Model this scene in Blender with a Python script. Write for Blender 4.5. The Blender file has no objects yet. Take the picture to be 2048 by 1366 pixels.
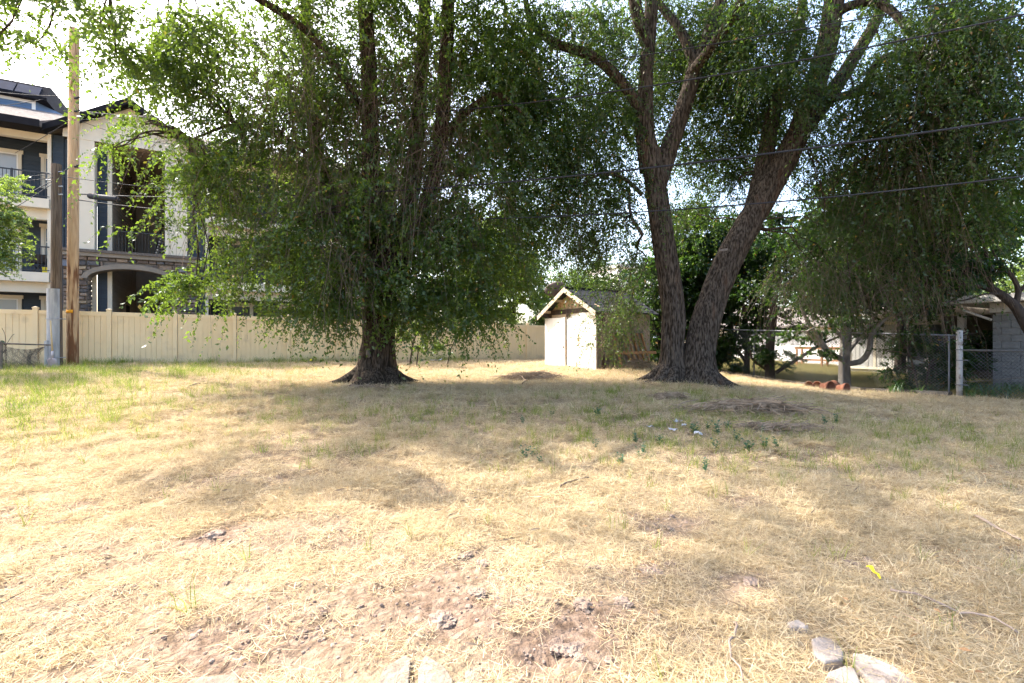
import bpy, math, random
import numpy as np
from mathutils import Vector

rng = np.random.default_rng(7)
random.seed(7)
scene = bpy.context.scene
col = scene.collection
PI = math.pi

# ------------------------------------------------------------------ camera, sky, sun, exposure
EYE, F = 1.5, 967.0                       # eye height (m), focal length in photo pixels (17 mm on 36 mm)
cam_d = bpy.data.cameras.new('camera')
cam_d.lens, cam_d.sensor_width = 17.0, 36.0
cam_d.clip_start, cam_d.clip_end = 0.05, 3000
cam = bpy.data.objects.new('camera', cam_d)
cam.location = (0, 0, EYE)
cam.rotation_euler = (PI / 2, 0, 0)
col.objects.link(cam)
scene.camera = cam

SUN_EL = math.radians(47)
SX, SY = -0.86, 0.51                      # horizontal direction towards the sun
world = bpy.data.worlds.new('World')
scene.world = world
world.use_nodes = True
wn = world.node_tree.nodes
wl = world.node_tree.links
wn.clear()
sky = wn.new('ShaderNodeTexSky')
sky.sky_type = 'NISHITA'
sky.sun_disc = False
sky.sun_elevation = SUN_EL
sky.sun_rotation = math.atan2(SX, SY)
sky.air_density, sky.dust_density, sky.ozone_density = 1.0, 4.5, 1.0
bg = wn.new('ShaderNodeBackground')
bg.inputs['Strength'].default_value = 0.15
wo = wn.new('ShaderNodeOutputWorld')
wl.new(sky.outputs[0], bg.inputs[0])
wl.new(bg.outputs[0], wo.inputs[0])

sun_d = bpy.data.lights.new('sun', 'SUN')
sun_d.energy = 2.7
sun_d.angle = math.radians(0.6)
sun_d.color = (1.0, 0.93, 0.82)
sun = bpy.data.objects.new('sun', sun_d)
sv = Vector((SX * math.cos(SUN_EL), SY * math.cos(SUN_EL), math.sin(SUN_EL)))
sun.rotation_euler = sv.to_track_quat('Z', 'Y').to_euler()
sun.location = (-30, 18, 40)
col.objects.link(sun)

scene.view_settings.view_transform = 'Standard'
scene.view_settings.look = 'None'
scene.view_settings.exposure = 2.42
scene.view_settings.gamma = 1
scene.view_settings.use_curve_mapping = False
scene.render.engine = 'CYCLES'
scene.cycles.max_bounces = 8
scene.cycles.diffuse_bounces = 4
scene.cycles.glossy_bounces = 2
scene.cycles.transmission_bounces = 4
scene.cycles.transparent_max_bounces = 8
scene.cycles.use_denoising = True
scene.cycles.sample_clamp_indirect = 6

# ------------------------------------------------------------------ geometry helpers
CA, SA = 0.8712, 0.4909                   # the lot is turned 29.4 degrees against the view
LOT = math.atan2(SA, CA)


def P(px, py, d):
    return np.array([(px - 1024) / F * d, d, EYE + (683 - py) / F * d])


def L(u, v):
    return (CA * u - SA * v, SA * u + CA * v)


def U(px, v):
    r = (px - 1024) / F
    return v * (SA + CA * r) / (CA - SA * r)


def V(px, u):
    r = (px - 1024) / F
    return u * (CA - SA * r) / (SA + CA * r)


def ZL(py, u, v):
    return EYE + (683 - py) / F * L(u, v)[1]


def _h(i, j, k):
    n = (i * 374761393 + j * 668265263 + k * 1274126177) & 0xFFFFFFFF
    n = ((n ^ (n >> 13)) * 1274126177) & 0xFFFFFFFF
    n = (n ^ (n >> 16)) & 0xFFFFFFFF
    return n / 4294967295.0


def vnoise(x, y, z=0.0):
    x, y, z = np.broadcast_arrays(np.asarray(x, float), np.asarray(y, float), np.asarray(z, float))
    xi, yi, zi = np.floor(x), np.floor(y), np.floor(z)
    fx, fy, fz = x - xi, y - yi, z - zi
    xi, yi, zi = xi.astype(np.int64), yi.astype(np.int64), zi.astype(np.int64)
    s = lambda t: t * t * (3 - 2 * t)
    fx, fy, fz = s(fx), s(fy), s(fz)
    r = 0
    for a in (0, 1):
        for b in (0, 1):
            for c in (0, 1):
                w = (fx if a else 1 - fx) * (fy if b else 1 - fy) * (fz if c else 1 - fz)
                r = r + w * _h(xi + a, yi + b, zi + c)
    return r


def fbm(x, y, z=0.0, o=4):
    r, a, t = 0, 0.5, 0
    for k in range(o):
        r = r + a * vnoise(np.asarray(x) * 2 ** k + 13.7 * k, np.asarray(y) * 2 ** k + 7.1 * k, np.asarray(z) * 2 ** k)
        t += a
        a *= 0.5
    return r / t


# terrain: measured heights of the ground, interpolated smoothly
CP = np.array([
    (0, 0, 0), (0, 2, 0), (-3, 3, 0), (3, 3, 0), (-6, 5, .08), (6, 5, -.02), (0, 6, .1), (-6, 9, .36), (0, 9.5, .3), (5, 9, .18), (9, 9, .02),
    (-3.5, 12.5, .44), (4.7, 13, .40), (12.05, 13, 0), (10, 16.3, -.05), (9, 18.3, .1), (8.1, 19.8, .23), (4.83, 17.6, .55), (2.9, 16.5, .53),
    (1.5, 19.1, .56), (-15.5, 15.6, .72), (-12.5, 17.4, .70), (-6, 21, .62), (1.7, 25.3, .53), (-11, 12, .62), (-20, 22, 1.1), (-12, 28, 1.1), (-2, 34, 1.0),
    (14.4, 14.5, -.03), (17, 20, 0), (15.7, 22.7, 0), (14, 30, .3), (12, 24, .15), (-12, 4, .1), (12, 4, 0), (30, 10, 0), (-40, 10, .6), (0, -8, 0), (40, 60, .3), (-40, 60, 1), (0, 60, .8)])


def _kern(d):
    a = d / 7.0
    return (1 + a) * np.exp(-a)


_D = np.hypot(CP[:, None, 0] - CP[None, :, 0], CP[:, None, 1] - CP[None, :, 1])
_W = np.linalg.solve(_kern(_D) + 1e-4 * np.eye(len(CP)), CP[:, 2] - 0.2)


def gz(x, y):
    x, y = np.asarray(x, float), np.asarray(y, float)
    d = np.hypot(x[..., None] - CP[:, 0], y[..., None] - CP[:, 1])
    return 0.2 + _kern(d) @ _W


def G(x, y):
    return float(gz(np.array(x), np.array(y)))


def ground_at(px, py):
    """point of the ground seen at a photo position"""
    d = 1.45 * F / max(py - 683, 5)
    for _ in range(25):
        d2 = (EYE - G((px - 1024) / F * d, d)) * F / (py - 683)
        d = 0.5 * d + 0.5 * d2
    x = (px - 1024) / F * d
    return x, d, G(x, d)


def tagit(o, label=None, cat=None, group=None, kind=None):
    if label: o['label'] = label
    if cat: o['category'] = cat
    if group: o['group'] = group
    if kind: o['kind'] = kind
    return o


def thing(name, label, cat, loc=(0, 0, 0), rz=0.0, group=None):
    o = bpy.data.objects.new(name, None)
    o.location = loc
    o.rotation_euler = (0, 0, rz)
    o.empty_display_size = 0.2
    col.objects.link(o)
    return tagit(o, label, cat, group)


def link(name, me, parent=None, loc=None, rot=None, scale=None):
    o = bpy.data.objects.new(name, me)
    col.objects.link(o)
    if parent is not None: o.parent = parent
    if loc is not None: o.location = loc
    if rot is not None: o.rotation_euler = rot
    if scale is not None: o.scale = scale
    return o


def copy_tree(o, parent=None):
    c = o.copy()
    col.objects.link(c)
    c.parent = parent
    for ch in list(o.children):
        copy_tree(ch, c)
    return c


def np_mesh(name, verts, faces, mat=None, smooth=False, attrs=None):
    me = bpy.data.meshes.new(name)
    verts = np.asarray(verts, np.float32)
    faces = np.asarray(faces, np.int32)
    k = faces.shape[1]
    me.vertices.add(len(verts))
    me.vertices.foreach_set('co', verts.ravel())
    me.loops.add(faces.size)
    me.loops.foreach_set('vertex_index', faces.ravel())
    me.polygons.add(len(faces))
    me.polygons.foreach_set('loop_start', np.arange(0, faces.size, k, dtype=np.int32))
    me.polygons.foreach_set('loop_total', np.full(len(faces), k, np.int32))
    if smooth:
        me.polygons.foreach_set('use_smooth', np.ones(len(faces), bool))
    for an, av in (attrs or {}).items():
        a = me.attributes.new(an, 'FLOAT', 'POINT')
        a.data.foreach_set('value', np.asarray(av, np.float32))
    me.update()
    if mat: me.materials.append(mat)
    return me


class MB:
    def __init__(s):
        s.v, s.f = [], []

    def box(s, x0, x1, y0, y1, z0, z1, fn=None):
        b = len(s.v)
        pts = [(x0, y0, z0), (x1, y0, z0), (x1, y1, z0), (x0, y1, z0), (x0, y0, z1), (x1, y0, z1), (x1, y1, z1), (x0, y1, z1)]
        s.v += [fn(*p) if fn else p for p in pts]
        s.f += [[b + i for i in q] for q in ((3, 2, 1, 0), (4, 5, 6, 7), (0, 1, 5, 4), (1, 2, 6, 5), (2, 3, 7, 6), (3, 0, 4, 7))]
        return s

    def prism(s, poly, ext, axis=1):
        """poly: 2-D outline, extruded ext=(a, b) along axis 0/1/2"""
        b, n = len(s.v), len(poly)
        for e in ext:
            for (p, q) in poly:
                s.v.append({0: (e, p, q), 1: (p, e, q), 2: (p, q, e)}[axis])
        s.f += [list(range(b, b + n))[::-1], list(range(b + n, b + 2 * n))]
        for i in range(n):
            j = (i + 1) % n
            s.f.append([b + i, b + j, b + n + j, b + n + i])
        return s

    def tube(s, pts, r, n=8, caps=True):
        pts = [Vector(p) for p in pts]
        rs = r if isinstance(r, (list, tuple, np.ndarray)) else [r] * len(pts)
        b = len(s.v)
        ref = None
        for i, p in enumerate(pts):
            t = (pts[min(i + 1, len(pts) - 1)] - pts[max(i - 1, 0)]).normalized()
            if ref is None:
                ref = t.orthogonal().normalized()
            ref = (ref - t * ref.dot(t)).normalized()
            bi = t.cross(ref)
            for k in range(n):
                a = 2 * PI * k / n
                s.v.append(tuple(p + (ref * math.cos(a) + bi * math.sin(a)) * rs[i]))
        for i in range(len(pts) - 1):
            for k in range(n):
                k2 = (k + 1) % n
                s.f.append([b + i * n + k, b + i * n + k2, b + (i + 1) * n + k2, b + (i + 1) * n + k])
        if caps:
            s.f.append([b + k for k in range(n)][::-1])
            e = b + (len(pts) - 1) * n
            s.f.append([e + k for k in range(n)])
        return s

    def build(s, name, mat, parent=None, smooth=False, bevel=0.0, loc=None, kind=None):
        me = bpy.data.meshes.new(name)
        me.from_pydata([tuple(map(float, p)) for p in s.v], [], s.f)
        me.update()
        if mat: me.materials.append(mat)
        if smooth:
            for p in me.polygons: p.use_smooth = True
        o = link(name, me, parent, loc)
        if bevel:
            m = o.modifiers.new('bevel', 'BEVEL')
            m.width, m.segments, m.limit_method = bevel, 2, 'ANGLE'
        if kind: o['kind'] = kind
        return o


def BX(*a):
    return MB().box(*a)


# ------------------------------------------------------------------ materials
def mat(name, c1, c2=None, rough=0.8, scale=4.0, stretch=(1, 1, 1), bump=0.0, bscale=None, c3=None, rand=0.0, spec=0.3, metal=0.0, detail=6, ramp=(0.35, 0.65), space='pos', c3mask=(0.55, 0.7), c3scale=1.5, zmask=None):
    m = bpy.data.materials.new(name)
    m.use_nodes = True
    n, l = m.node_tree.nodes, m.node_tree.links
    b = n['Principled BSDF']
    b.inputs['Roughness'].default_value = rough
    b.inputs['Specular IOR Level'].default_value = spec
    b.inputs['Metallic'].default_value = metal
    if space == 'pos':
        src = n.new('ShaderNodeNewGeometry').outputs['Position']
    else:
        src = n.new('ShaderNodeTexCoord').outputs['Object']
    mp = n.new('ShaderNodeMapping')
    mp.inputs['Scale'].default_value = stretch
    l.new(src, mp.inputs['Vector'])
    nz = n.new('ShaderNodeTexNoise')
    nz.inputs['Scale'].default_value = scale
    nz.inputs['Detail'].default_value = detail
    l.new(mp.outputs[0], nz.inputs['Vector'])
    cr = n.new('ShaderNodeValToRGB')
    cr.color_ramp.elements[0].position, cr.color_ramp.elements[1].position = ramp
    cr.color_ramp.elements[0].color = (*c1, 1)
    cr.color_ramp.elements[1].color = (*(c2 or c1), 1)
    l.new(nz.outputs['Fac'], cr.inputs[0])
    out = cr.outputs[0]
    if c3:
        nz2 = n.new('ShaderNodeTexNoise')
        nz2.inputs['Scale'].default_value = c3scale
        nz2.inputs['Detail'].default_value = 5
        l.new(mp.outputs[0], nz2.inputs['Vector'])
        mr = n.new('ShaderNodeMapRange')
        mr.inputs['From Min'].default_value, mr.inputs['From Max'].default_value = c3mask
        l.new(nz2.outputs['Fac'], mr.inputs['Value'])
        mx = n.new('ShaderNodeMix')
        mx.data_type = 'RGBA'
        fac = mr.outputs[0]
        if zmask:                                   # the stain gathers towards the treated foot of the pole
            sp = n.new('ShaderNodeSeparateXYZ')
            l.new(src, sp.inputs[0])
            mz = n.new('ShaderNodeMapRange')
            mz.inputs['From Min'].default_value, mz.inputs['From Max'].default_value = zmask[0], zmask[1]
            mz.inputs['To Min'].default_value, mz.inputs['To Max'].default_value = zmask[2], zmask[3]
            l.new(sp.outputs['Z'], mz.inputs['Value'])
            ad = n.new('ShaderNodeMath')
            ad.operation = 'ADD'
            l.new(nz2.outputs['Fac'], ad.inputs[0])
            l.new(mz.outputs[0], ad.inputs[1])
            l.new(ad.outputs[0], mr.inputs['Value'])
        l.new(fac, mx.inputs['Factor'])
        l.new(out, mx.inputs['A'])
        mx.inputs['B'].default_value = (*c3, 1)
        out = mx.outputs['Result']
    if rand:
        oi = n.new('ShaderNodeObjectInfo')
        hs = n.new('ShaderNodeHueSaturation')
        mr = n.new('ShaderNodeMapRange')
        mr.inputs['To Min'].default_value, mr.inputs['To Max'].default_value = 1 - rand, 1 + rand
        l.new(oi.outputs['Random'], mr.inputs['Value'])
        l.new(mr.outputs[0], hs.inputs['Value'])
        l.new(out, hs.inputs['Color'])
        out = hs.outputs[0]
    l.new(out, b.inputs['Base Color'])
    if bump:
        bn = n.new('ShaderNodeTexNoise')
        bn.inputs['Scale'].default_value = bscale or scale * 4
        bn.inputs['Detail'].default_value = 8
        l.new(mp.outputs[0], bn.inputs['Vector'])
        bp = n.new('ShaderNodeBump')
        bp.inputs['Strength'].default_value = bump
        bp.inputs['Distance'].default_value = 0.03
        l.new(bn.outputs['Fac'], bp.inputs['Height'])
        l.new(bp.outputs[0], b.inputs['Normal'])
    return m


def leaf_mat(name, dark, light, trans, odd=(0.30, 0.16, 0.03), oddfrac=0.012, gloss=0.06, tw=0.45):
    m = bpy.data.materials.new(name)
    m.use_nodes = True
    n, l = m.node_tree.nodes, m.node_tree.links
    n.clear()
    at = n.new('ShaderNodeAttribute')
    at.attribute_name = 'tint'
    cr = n.new('ShaderNodeValToRGB')
    cr.color_ramp.elements[0].color = (*dark, 1)
    cr.color_ramp.elements[1].color = (*light, 1)
    cr.color_ramp.elements[1].position = 1 - oddfrac - 0.001
    e = cr.color_ramp.elements.new(1 - oddfrac)
    e.color = (*odd, 1)
    l.new(at.outputs['Fac'], cr.inputs[0])
    di = n.new('ShaderNodeBsdfDiffuse')
    l.new(cr.outputs[0], di.inputs['Color'])
    tr = n.new('ShaderNodeBsdfTranslucent')
    mx = n.new('ShaderNodeMix')
    mx.data_type = 'RGBA'
    mx.inputs['Factor'].default_value = 0.75
    l.new(cr.outputs[0], mx.inputs['A'])
    mx.inputs['B'].default_value = (*trans, 1)
    l.new(mx.outputs['Result'], tr.inputs['Color'])
    m1 = n.new('ShaderNodeMixShader')
    m1.inputs[0].default_value = tw
    l.new(di.outputs[0], m1.inputs[1])
    l.new(tr.outputs[0], m1.inputs[2])
    gl = n.new('ShaderNodeBsdfGlossy')
    gl.inputs['Roughness'].default_value = 0.38
    gl.inputs['Color'].default_value = (0.9, 0.95, 1, 1)
    m2 = n.new('ShaderNodeMixShader')
    m2.inputs[0].default_value = gloss
    l.new(m1.outputs[0], m2.inputs[1])
    l.new(gl.outputs[0], m2.inputs[2])
    o = n.new('ShaderNodeOutputMaterial')
    l.new(m2.outputs[0], o.inputs[0])
    return m


def grass_mat(name, cols, rough_trans=0.3, patch=None):
    """cols: ramp over the blade's own tint, shifted by a broad noise over the lot"""
    m = bpy.data.materials.new(name)
    m.use_nodes = True
    n, l = m.node_tree.nodes, m.node_tree.links
    n.clear()
    at = n.new('ShaderNodeAttribute')
    at.attribute_name = 'tint'
    oi = n.new('ShaderNodeObjectInfo')
    ge = n.new('ShaderNodeNewGeometry')
    nz = n.new('ShaderNodeTexNoise')
    nz.inputs['Scale'].default_value = 0.9
    nz.inputs['Detail'].default_value = 4
    l.new(ge.outputs['Position'], nz.inputs['Vector'])
    a = n.new('ShaderNodeMath'); a.operation = 'MULTIPLY_ADD'
    l.new(oi.outputs['Random'], a.inputs[0]); a.inputs[1].default_value = 0.25
    l.new(at.outputs['Fac'], a.inputs[2])
    b = n.new('ShaderNodeMath'); b.operation = 'MULTIPLY_ADD'
    l.new(nz.outputs['Fac'], b.inputs[0]); b.inputs[1].default_value = 1.1
    l.new(a.outputs[0], b.inputs[2])
    c = n.new('ShaderNodeMapRange')
    c.inputs['From Min'].default_value, c.inputs['From Max'].default_value = 0.35, 1.95
    l.new(b.outputs[0], c.inputs['Value'])
    cr = n.new('ShaderNodeValToRGB')
    for i, cc in enumerate(cols):
        e = cr.color_ramp.elements[i] if i < 2 else cr.color_ramp.elements.new(i / (len(cols) - 1))
        e.color = (*cc, 1)
    for i, e in enumerate(cr.color_ramp.elements):
        e.position = i / (len(cols) - 1)
    for i, cc in enumerate(cols):
        cr.color_ramp.elements[i].color = (*cc, 1)
    l.new(c.outputs[0], cr.inputs[0])
    di = n.new('ShaderNodeBsdfDiffuse')
    tr = n.new('ShaderNodeBsdfTranslucent')
    l.new(cr.outputs[0], di.inputs['Color'])
    l.new(cr.outputs[0], tr.inputs['Color'])
    mx = n.new('ShaderNodeMixShader')
    mx.inputs[0].default_value = rough_trans
    l.new(di.outputs[0], mx.inputs[1])
    l.new(tr.outputs[0], mx.inputs[2])
    o = n.new('ShaderNodeOutputMaterial')
    l.new(mx.outputs[0], o.inputs[0])
    return m


def glass_mat(name, c=(0.05, 0.06, 0.07)):
    m = bpy.data.materials.new(name)
    m.use_nodes = True
    b = m.node_tree.nodes['Principled BSDF']
    b.inputs['Base Color'].default_value = (*c, 1)
    b.inputs['Roughness'].default_value = 0.08
    b.inputs['Specular IOR Level'].default_value = 0.7
    return m


M = {}
M['vinyl'] = mat('tan_vinyl', (.83, .65, .39), (.87, .70, .44), rough=.45, scale=1.2, c3=(.52, .41, .27), c3mask=(.55, .95), c3scale=2.5, zmask=(.62, 1.05, .28, -.02))
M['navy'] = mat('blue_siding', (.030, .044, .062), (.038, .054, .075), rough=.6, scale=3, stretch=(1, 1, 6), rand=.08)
M['navy_lit'] = mat('lit_blue_siding', (.085, .15, .26), (.10, .17, .29), rough=.6, scale=3, rand=.06)  # lit copy of the blue siding, its brightness painted into the colour
M['cream'] = mat('cream_trim', (.66, .60, .48), (.70, .64, .52), rough=.6, scale=2)
M['greige'] = mat('greige_siding', (.22, .19, .155), (.26, .225, .185), rough=.7, scale=3, rand=.07)
M['taupe'] = mat('taupe_trim', (.22, .19, .15), (.25, .215, .175), rough=.7, scale=3)
M['soffit'] = mat('dark_soffit', (.012, .012, .015), (.018, .018, .022), rough=.8, spec=.1)
M['ceiling'] = mat('breezeway_ceiling', (.22, .17, .135), (.25, .195, .155), rough=.8)
M['rail_black'] = mat('black_rail', (.015, .015, .018), rough=.4, spec=.5)
M['stone_back'] = mat('mortar', (.16, .14, .12), (.2, .175, .15), rough=.95, scale=12)
M['roof_gray'] = mat('weathered_shingles', (.13, .115, .105), (.20, .175, .16), rough=.98, scale=5, bump=.6, bscale=30, spec=.05, c3=(.09, .08, .075), c3scale=9, c3mask=(.5, .7))
M['panel_dark'] = mat('dark_roof_panel', (.016, .024, .05), (.024, .036, .068), rough=.7, spec=.12)
M['curtain'] = mat('grey_curtain', (.30, .30, .29), (.42, .42, .40), rough=.9, scale=9, stretch=(3, 3, .2))
M['glass'] = glass_mat('window_glass')
M['glass_pale'] = glass_mat('curtained_glass', (.35, .36, .36))
M['white'] = mat('white_paint', (.76, .74, .70), (.80, .79, .76), rough=.6, scale=3)
M['house_white'] = mat('neighbour_white_siding', (.66, .65, .64), (.74, .73, .72), rough=.7, scale=3, rand=.05)
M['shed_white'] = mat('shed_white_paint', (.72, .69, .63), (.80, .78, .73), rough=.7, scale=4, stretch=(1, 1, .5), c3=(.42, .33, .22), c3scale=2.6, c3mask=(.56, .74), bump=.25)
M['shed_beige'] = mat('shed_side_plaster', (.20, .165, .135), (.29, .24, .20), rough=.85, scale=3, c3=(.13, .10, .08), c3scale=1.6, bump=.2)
M['rake'] = mat('weathered_rake_board', (.40, .33, .25), (.56, .48, .38), rough=.85, scale=7)
M['osb'] = mat('bare_plywood', (.36, .25, .15), (.50, .37, .24), rough=.8, scale=9, stretch=(1, 1, 3), bump=.2)
M['lumber'] = mat('weathered_lumber', (.26, .13, .06), (.38, .20, .09), rough=.8, scale=8, stretch=(6, 6, 1), rand=.15, bump=.25)
M['lumber_gray'] = mat('grey_lumber', (.10, .085, .075), (.17, .145, .125), rough=.85, scale=8, stretch=(6, 6, 1), rand=.15, bump=.25)
M['darkboard'] = mat('dark_header_board', (.035, .024, .018), (.06, .042, .03), rough=.8, scale=8)
M['shingle_dark'] = mat('dark_asphalt_shingle', (.022, .024, .028), (.042, .046, .054), rough=.98, spec=.05, scale=30, rand=.3)
M['pole_new'] = mat('new_pole_wood', (.42, .27, .145), (.56, .39, .23), rough=.8, scale=6, stretch=(3, 3, .3), c3=(.16, .07, .03), c3scale=3.2, c3mask=(.50, .62), bump=.6, bscale=12, zmask=(1.2, 5.0, .12, -.10))
M['pole_old'] = mat('old_pole_wood', (.095, .068, .050), (.20, .15, .11), rough=.9, scale=7, stretch=(4, 4, .25), c3=(.055, .04, .03), c3scale=4, bump=.9, bscale=14)
M['galv'] = mat('galvanised_steel', (.30, .31, .33), (.42, .43, .45), rough=.55, scale=4, stretch=(3, 3, .6), metal=.2, c3=(.20, .21, .24), c3scale=1.5, spec=.4)
M['wire'] = mat('cable_sheath', (.03, .032, .04), rough=.75, spec=.15)
M['galv_post'] = mat('spotted_galvanised_post', (.30, .29, .285), (.42, .41, .40), rough=.6, scale=8, c3=(.20, .15, .12), c3scale=7, c3mask=(.58, .7), metal=.1)
M['chain'] = mat('chain_link_wire', (.06, .065, .07), (.10, .105, .11), rough=.5, metal=.3)
M['rail_gray'] = mat('fence_rail', (.10, .11, .125), (.15, .16, .18), rough=.5, metal=.2)
M['rust_rail'] = mat('rusty_rail', (.10, .09, .08), (.18, .15, .12), rough=.7, scale=10)
M['cmu'] = mat('painted_block', (.17, .17, .17), (.21, .21, .207), rough=.9, scale=14, rand=.07, bump=.25, bscale=60)
M['mortar'] = mat('block_mortar', (.27, .27, .265), (.31, .31, .30), rough=.9)
M['fascia'] = mat('taupe_fascia', (.42, .40, .37), (.48, .46, .43), rough=.7, scale=2)
M['porch_dark'] = mat('porch_shade', (.05, .045, .04), (.075, .07, .06), rough=.9)  # porch walls with the deep shade of the recess painted in
M['terracotta'] = mat('terracotta', (.15, .060, .036), (.21, .085, .052), rough=.85, scale=6, c3=(.13, .075, .055), rand=.15)
M['concrete'] = mat('dark_concrete', (.075, .068, .06), (.11, .10, .09), rough=.9, scale=6, bump=.3)
M['flagstone'] = mat('flagstone', (.29, .245, .21), (.40, .35, .305), rough=.9, scale=9, c3=(.22, .17, .14), c3scale=6, bump=.6, bscale=35, rand=.1)
M['flag_tan'] = mat('tan_flagstone', (.19, .155, .12), (.27, .22, .175), rough=.95, scale=9, c3=(.17, .13, .10), c3scale=6, bump=.7, bscale=35, rand=.1, spec=.1)
M['dirt'] = mat('dirt_clod', (.19, .135, .105), (.34, .26, .205), rough=1, scale=14, bump=.8, bscale=40, rand=.15, spec=.1)
M['twig'] = mat('twig_bark', (.09, .066, .048), (.17, .13, .10), rough=.9, scale=6)
M['stick'] = mat('dead_stick', (.22, .165, .13), (.32, .255, .205), rough=.9, scale=6)
M['brush'] = mat('dead_brush', (.17, .12, .08), (.36, .27, .19), rough=.95, scale=5)
M['bark1'] = mat('elm_bark_brown', (.020, .015, .011), (.085, .065, .050), rough=.95, scale=10, stretch=(2.6, 2.6, .5), bump=1.0, bscale=14, c3=(.095, .05, .03), c3scale=1.6, c3mask=(.60, .85), spec=.1, ramp=(.40, .62))
M['bark2'] = mat('elm_bark_grey', (.022, .017, .013), (.100, .080, .064), rough=.95, scale=10, stretch=(2.6, 2.6, .5), bump=1.0, bscale=14, c3=(.105, .06, .038), c3scale=1.6, c3mask=(.60, .85), spec=.1, ramp=(.40, .62))
M['bark_dark'] = mat('dark_bark', (.025, .018, .014), (.055, .042, .033), rough=.95, scale=6, stretch=(3, 3, .5), bump=.6, bscale=14)
M['bark_pale'] = mat('pale_bark', (.12, .11, .10), (.24, .22, .20), rough=.9, scale=6, stretch=(2, 2, .8), bump=.5, bscale=14)
M['yellow'] = mat('yellow_plastic', (.75, .62, .03), rough=.5)
M['orange_tag'] = mat('orange_tag', (.80, .36, .02), rough=.5)
M['scrap'] = mat('white_scrap', (.36, .36, .40), (.50, .50, .54), rough=.6)
M['dish'] = mat('rusted_dish', (.085, .06, .05), (.13, .095, .08), rough=.7, scale=3)
M['steel'] = mat('worn_spade_steel', (.36, .31, .31), (.46, .42, .43), rough=.5, metal=.2)
M['handle'] = mat('wooden_handle', (.48, .36, .20), (.58, .45, .27), rough=.7, stretch=(4, 4, .4))
M['leaf1'] = leaf_mat('elm_leaf', (.018, .048, .009), (.054, .100, .016), (.19, .29, .026), gloss=.03, tw=.48)
M['leaf2'] = leaf_mat('elm_leaf_fine', (.015, .040, .009), (.042, .078, .015), (.13, .22, .022), oddfrac=.006, gloss=.03)
M['leaf_bright'] = leaf_mat('bright_leaf', (.06, .11, .018), (.12, .19, .03), (.30, .42, .05), oddfrac=.002)
M['leaf_dark'] = leaf_mat('dark_leaf', (.008, .024, .006), (.021, .052, .011), (.06, .13, .012), oddfrac=.002, gloss=.025)
M['leaf_mid'] = leaf_mat('mid_leaf', (.022, .055, .012), (.06, .115, .02), (.18, .29, .03), oddfrac=.003, gloss=.03)
M['weed_leaf'] = leaf_mat('weed_leaf', (.03, .09, .05), (.06, .14, .075), (.10, .20, .06), oddfrac=.001)
M['iris_leaf'] = leaf_mat('iris_leaf', (.03, .08, .025), (.07, .14, .04), (.14, .24, .05), oddfrac=.01)
M['straw'] = grass_mat('dry_straw', [(.20, .128, .066), (.45, .340, .182), (.57, .455, .272), (.64, .545, .38), (.41, .308, .18), (.55, .415, .205)])
M['green'] = grass_mat('green_grass', [(.08, .15, .025), (.16, .23, .035), (.30, .35, .06), (.42, .42, .12)], .45)
M['litter'] = grass_mat('dead_leaf', [(.16, .09, .05), (.27, .165, .09), (.38, .25, .14), (.24, .16, .10)], .2)
M['lawn'] = grass_mat('shaded_lawn', [(.10, .10, .03), (.20, .18, .07), (.36, .30, .15), (.12, .14, .04), (.28, .22, .10)], .35)

# ------------------------------------------------------------------ ground
def axis_coords(lo, hi, step, far_lo, far_hi):
    c = list(np.arange(lo, hi + 1e-6, step))
    s, x = step, hi
    while x < far_hi:
        s *= 1.16
        x += s
        c.append(x)
    s, x, pre = step, lo, []
    while x > far_lo:
        s *= 1.16
        x -= s
        pre.append(x)
    return np.array(pre[::-1] + c)


def dirt_mask(x, y):
    """1 where the soil is bare"""
    n = fbm(x * .75 + 3.1, y * .95 + 9.2, 0.5, 4)
    m = np.clip((n - .53) / .12, 0, 1) * np.clip((10.5 - y) / 5, 0, 1) * .75
    for (px, py, r, a) in ((470, 1290, .50, 1.1), (330, 1300, .45, .9), (620, 1270, .45, 1.0), (230, 1230, .45, .8), (760, 1180, .45, .85), (180, 1120, .5, .75), (640, 1080, .5, .7), (560, 1210, .3, .8), (420, 1085, .3, 1.0), (540, 1100, .3, .7), (900, 1230, .32, 1.1), (860, 1180, .3, .9), (1160, 1250, .32, 1.0), (1110, 1300, .28, 1.0), (80, 1190, .3, .7), (900, 1150, .4, .75), (730, 1240, .45, .8), (300, 1270, .4, .6),
                           (1290, 1140, .22, .8), (1500, 1175, .18, .8), (1690, 1120, .15, .8), (1020, 830, .8, .5), (1250, 845, .8, .5), (1320, 920, .35, .5)):
        gx, gy, _ = ground_at(px, py)
        m = np.maximum(m, a * np.exp(-(((x - gx) / (r * 1.7)) ** 2 + ((y - gy) / (r * 1.15)) ** 2)) * (.5 + n))
    return np.clip(m, 0, 1)


gxs = axis_coords(-8.5, 8.5, .07, -900, 900)
gys = axis_coords(1.3, 9, .07, -900, 900)
GX, GY = np.meshgrid(gxs, gys)
GZ = gz(GX, GY)
near = np.clip((16 - np.hypot(GX, GY)) / 8, 0, 1)
dm = dirt_mask(GX, GY)
GZ = GZ + near * ((fbm(GX * 1.1, GY * 1.1, 0, 3) - .5) * .10 + (fbm(GX * 5, GY * 5, 2, 3) - .5) * .035 + dm * (fbm(GX * 11, GY * 11, 4, 3) - .5) * .09)
nx_, ny_ = len(gxs), len(gys)
ii = (np.arange(ny_ - 1)[:, None] * nx_ + np.arange(nx_ - 1)[None]).ravel()
gm = bpy.data.materials.new('soil_and_straw')
gm.use_nodes = True
n, l = gm.node_tree.nodes, gm.node_tree.links
b = n['Principled BSDF']
b.inputs['Roughness'].default_value = 1
b.inputs['Specular IOR Level'].default_value = .05
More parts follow.
